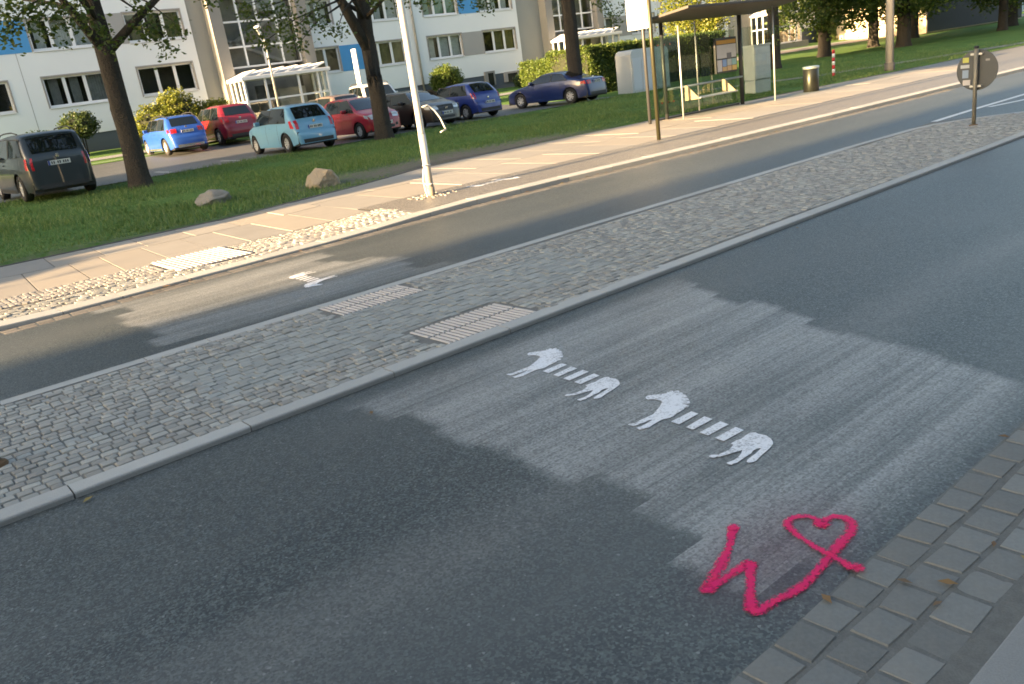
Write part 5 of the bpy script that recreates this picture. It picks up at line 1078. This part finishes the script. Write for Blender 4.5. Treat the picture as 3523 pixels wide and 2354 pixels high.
b = MB(); pr_ = [(-1.25, -.05), (1.25, -.05), (1.25, 1.58), (1.18, 1.72), (1.0, 1.78), (-1.0, 1.78), (-1.18, 1.72), (-1.25, 1.58)]
b.add([(x, -.45, z) for x, z in pr_] + [(x, .45, z) for x, z in pr_], [tuple(range(8)), tuple(range(15, 7, -1))] + [(i, i + 8, (i + 1) % 8 + 8, (i + 1) % 8) for i in range(8)]); b.obj('body', M_cab, t, bevel=.015)
for x0, x1 in ((-1.18, -.62), (-.58, .28), (.32, 1.18)): b = MB(); b.b(x0, x1, -.475, -.452, .08, 1.42); b.obj('door', M_cabl, t, bevel=.006)
# litter bin
t = thing('litter_bin', 'cylindrical metal litter bin on the pavement past the shelter', 'bin', (24.45, 14.62, .055)); b = MB(); b.lathe([(.22, 0), (.235, .03), (.235, .70), (.225, .71)], 24); b.obj('body', mat('brushed_bronze', (.06, .054, .046), .34, .7, .1, 3, .06, 80, 0), t, True)
b = MB(); b.lathe([(.245, .70), (.25, .72), (.25, .77), (.20, .785), (.14, .74)], 24); b.obj('rim', M_galv, t, True)
# striped bollards
def bollard(label, x, y, h, lean=0.0):
    t = thing('striped_bollard', label, 'bollard', (x, y, z1(x, y) - .02), group='red and white bollards'); t.rotation_euler = (0, lean, 0); R_ = mat('bollard_red', (.50, .03, .035), .5); Wm = mat('bollard_white', (.70, .70, .70), .5)
    for k in range(7): b = MB(); b.lathe([(.055, h * k / 7), (.055, h * (k + 1) / 7)], 12); b.obj('band', R_ if k % 2 == 0 else Wm, t, True)
bollard('red and white striped bollard on the lawn behind the bin', 30.6, 17.35, .98); bollard('leaning red and white bollard far back by the lit path', 66.0, 38.0, 1.2, .25)
# tall concrete pole
t = thing('concrete_pole', 'tall concrete pole beside the pavement near the round sign', 'pole', (31.4, 15.58, .06)); b = MB(); b.tube([(0, 0, -.1), (0, 0, .35)], .18, 18); b.obj('base', mat('dark_base', (.10, .095, .085), .85), t, True); b = MB(); b.tube([(0, 0, .3), (0, 0, 9)], [.145, .11], 18); b.obj('shaft', M_concp, t, True)
# round sign on the island, seen from behind
t = thing('traffic_sign', 'low round traffic sign seen from behind at the island tip', 'traffic sign', (14.15, 5.66, .03)); b = MB(); b.tube([(0, 0, -.03), (0, 0, 1.17)], .03, 14); b.obj('pole', mat('sign_pole_beige', (.24, .22, .17), .5, .3), t, True)
MR = Matrix.Rotation(math.pi / 2, 4, 'Y'); b = MB(); b.lathe([(.30, -.004), (.305, 0), (.30, .004)], 40, Matrix.Translation((.055, 0, .84)) @ MR); disc = b.obj('disc', mat('sign_back_grey', (.072, .080, .085), .55, .3, .12, 5, .1, 60, .05), t)
b = MB(); b.lathe([(.285, 0), (.285, .002)], 40, Matrix.Translation((.060, 0, .84)) @ MR); b.obj('sign_face', mat('sign_face_blue', (.02, .10, .42), .4), t)
for z in (.60, 1.08): b = MB(); b.box((.025, 0, z), (.05, .17, .03)); b.obj('clamp', M_galv, t)
for y, z, w, h, c_ in ((.17, 1.00, .09, .075, (.45, .46, .10)), (.18, .905, .13, .05, (.42, .45, .47)), (.17, .79, .09, .12, (.22, .30, .42)), (.15, .66, .11, .08, (.50, .48, .47)), (-.15, .98, .06, .03, (.28, .28, .28))): b = MB(); b.box((.049, y, z), (.004, w, h)); b.obj('sticker', mat('sticker_%d' % int(z * 100), c_, .5), t)
b = MB(); b.lathe([(.07, 0), (.06, .025), (.032, .03)], 14, Matrix.Translation((0, 0, -.01))); b.obj('foot', mat('rust', (.15, .085, .04), .9), t)
b = MB(); b.lathe([(.001, 1.165), (.036, 1.165), (.034, 1.20), (.001, 1.205)], 12); b.obj('cap', M_black, t)
# post at the left end of the island
t = thing('island_post', 'foot of a rusty post at the left frame edge on the island', 'post', (.285, 5.20, .03)); b = MB(); b.tube([(0, 0, -.03), (0, 0, 1.2)], .035, 14); b.obj('pole', mat('post_brown', (.12, .105, .08), .7, .2), t, True); b = MB(); b.lathe([(.075, -.01), (.06, .02), (.036, .03)], 14); b.obj('foot', mat('rust', (.15, .085, .04)), t)
# garden lamp in front of the porch
t = thing('path_lamp', 'slender path lamp with curved neck in front of the first porch', 'lamp post', (17.8, 38.6, z1(17.8, 38.6))); b = MB(); b.tube([(0, 0, -.1), (0, 0, 4.15), (-.04, 0, 4.3), (-.20, 0, 4.5), (-.30, 0, 4.75), (-.30, 0, 4.85)], [.06, .045, .04, .03, .025, .02], 10); b.obj('mast', M_galv, t, True)
b = MB(); b.lathe([(.02, .10), (.14, .06), (.17, .0), (.06, -.03)], 16, Matrix.Translation((-.22, 0, 4.78))); b.obj('lamp_head', M_board, t, True)
t = thing('pillar_sign', 'narrow upright white panel on a post by the wall behind the white car', 'sign', (24.5, 42.2, z1(24.5, 42.2))); b = MB(); b.tube([(0, 0, -.1), (0, 0, 1.7)], .05, 10); b.obj('post', M_galv, t, True); b = MB(); b.b(-.05, .05, -.22, .22, 1.45, 3.45); b.obj('panel', M_board, t, bevel=.03)
t = thing('notice_board', 'small white notice with green frame in front of the short hedge', 'sign', (30.6, 31.6, z1(30.6, 31.6))); b = MB(); b.tube([(0, -.3, 0), (0, -.3, 1.7)], .03, 8); b.tube([(0, .3, 0), (0, .3, 1.7)], .03, 8); b.obj('post', M_galv, t, True); b = MB(); b.b(-.04, .03, -.32, .32, .75, 1.75); b.obj('frame', mat('notice_green', (.10, .20, .10), .5), t); b = MB(); b.b(-.055, -.038, -.25, .25, .85, 1.5); b.obj('sheet', M_board, t)
# path and kerb along the block
strip_mesh('house_path', [(x, 39.2, 40.9, z1(x, 39.2) + .03, z1(x, 40.9) + .03) for x in (-40, 0, 10, 20, 30, 40, 60, 90, 130)], M_conc)
strip_mesh('house_kerb', [(x, 37.0, 37.15, z1(x, 37.0) + .06, z1(x, 37.15) + .06) for x in (-40, 0, 10, 20, 27.2)], M_kerb)
strip_mesh('far_path', [(x, 37.6, 39.6, z1(x, 37.6) + .03, z1(x, 39.6) + .03) for x in (40, 60, 90, 130)], mat('path_warm', (.34, .27, .21), .9))
strip_mesh('lawn_path', [(27.0, 20.2, 21.2, z1(27, 20.2) + .01, z1(27, 21.2) + .01), (31, 18.2, 19.0, z1(31, 18.2) + .01, z1(31, 19) + .01), (38, 16.6, 17.4, z1(38, 16.6) + .01, z1(38, 17.4) + .01), (46, 15.2, 16.1, z1(46, 15.2) + .01, z1(46, 16.1) + .01)], M_strip)
# low buildings at the far right
t = thing('garage_block', 'low cream garage building behind the right-hand trees, its side sunlit', 'building', (90, 40, z1(90, 40) - .2)); b = MB(); b.b(-13, 8, -5, 9, 0, 3.1); b.obj('wall', mat('cream_wall', (.55, .46, .33), .9), t); b = MB(); b.b(-13.2, 8.2, -5.2, 9.2, 3.1, 3.3); b.obj('roof', M_conc2, t)
b = MB(); b.b(-12.9, 7.9, -5.06, -4.98, .1, 3.0); b.obj('shaded_front', mat('front_shade_tone', (.05, .05, .055), .8), t)  # front face painted dark to stand for its shaded side
t = thing('far_hall', 'pale blue wall of a far hall at the upper right', 'building', (150, 70, .5)); b = MB(); b.b(-30, 30, -6, 6, 0, 9); b.obj('wall', mat('hall_blue', (.30, .42, .55), .9), t); b = MB(); b.b(-30.3, 30.3, -6.3, 6.3, 9, 9.3); b.obj('roof', M_conc2, t)
# ------------------------------------------------------------ shade casters added up-sun, unseen to the left of the frame
def shade_block(label, x0, x1, y0, y1, h):  # windowed box invented as a sun blocker
    t = thing('unseen_block', label, 'building', ((x0 + x1) / 2, (y0 + y1) / 2, -.1), group='blocks up the street'); lx, ly = (x1 - x0) / 2, (y1 - y0) / 2
    b = MB(); b.b(-lx, lx, -ly, ly, 0, h); b.obj('wall', M_wall, t); b = MB(); b.b(-lx - .2, lx + .2, -ly - .0, ly + .0, h, h + .3); b.obj('roof', M_conc2, t)
    for k in range(int(h // 3)):
        for q in np.arange(-ly + 2, ly - 1, 4): b = MB(); b.b(lx - .05, lx + .02, q, q + 1.6, 1.2 + 3 * k, 2.6 + 3 * k); b.obj('window', M_pane, t)
shade_block('unseen block added up-sun to shade the near lane and island', -72, -58, -46, 8.05, 26)  # added volume; its edge draws the shade line along the far lane
shade_block('unseen block added up-sun to shade the lawn and nearer cars', -72, -58, 15.6, 29.3, 26)  # added volume; keeps the sun off the lawn and nearest car row
t = thing('hedge', 'unseen hedge added left of the frame to shade the lawn', 'hedge', (-7.0, 15.3, .07)); b = MB(); b.b(-1.0, 1.0, -1.35, 1.6, 0, 2.9); b.obj('twigs', M_core, t)  # added out of view; its height limits how far the lawn shade reaches
leaves('foliage', np.random.default_rng(4).uniform((-1.05, -1.4, .1), (1.05, 1.7, 2.95), (7000, 3)), .1, t, M_hedge, 1, 0.0, 4)
bush('unseen loose shrub added to dim the sun on the left pavement', -12.6, 13.4, 1.6, 1.4, M_leafy, 1.6, 5, 14, seed=72, ls=.13)  # added out of view; sparse leaves soften sunlight on the left slabs
# trees and a block on the camera's own side of the street, behind the viewer
nt0 = tree('near-side street tree behind the viewer, beside the cobbles', 3.0, -9.5, .28, 3.2, (0, 0, 7.2), (4.4, 4.0, 4.2), 260, 40, [(1.6, -.8, 1.5, .14)], None, 61, lsize=.30, group='trees behind the viewer')
for x, y, lb in ((-16, -10, 'near-side street tree far behind the viewer to the left'), (-6.5, -9, 'near-side street tree behind the viewer to the left'), (12.5, -9.8, 'near-side street tree behind the viewer to the right'), (22, -9.2, 'near-side street tree opposite the bus shelter'), (32, -9.6, 'near-side street tree opposite the concrete pole')):
    q = copy_tree(nt0); q.location = (x, y, .0); q.rotation_euler[2] = x; q['label'] = lb
t = thing('unseen_block', 'plain block across the near pavement behind the viewer', 'building', (8, -34, -.1), group='blocks up the street'); b = MB(); b.b(-48, 48, -6, 6, 0, 15); b.obj('wall', mat('near_block_render', (.40, .38, .34), .9), t); b = MB(); b.b(-48.3, 48.3, -6.3, 6.3, 15, 15.4); b.obj('roof', M_conc2, t)
for k in range(5):
    for x in np.arange(-46, 45, 4.5): b = MB(); b.b(x, x + 2.2, 5.96, 6.03, 1.6 + 2.8 * k, 3.0 + 2.8 * k); b.obj('window', M_pane, t)
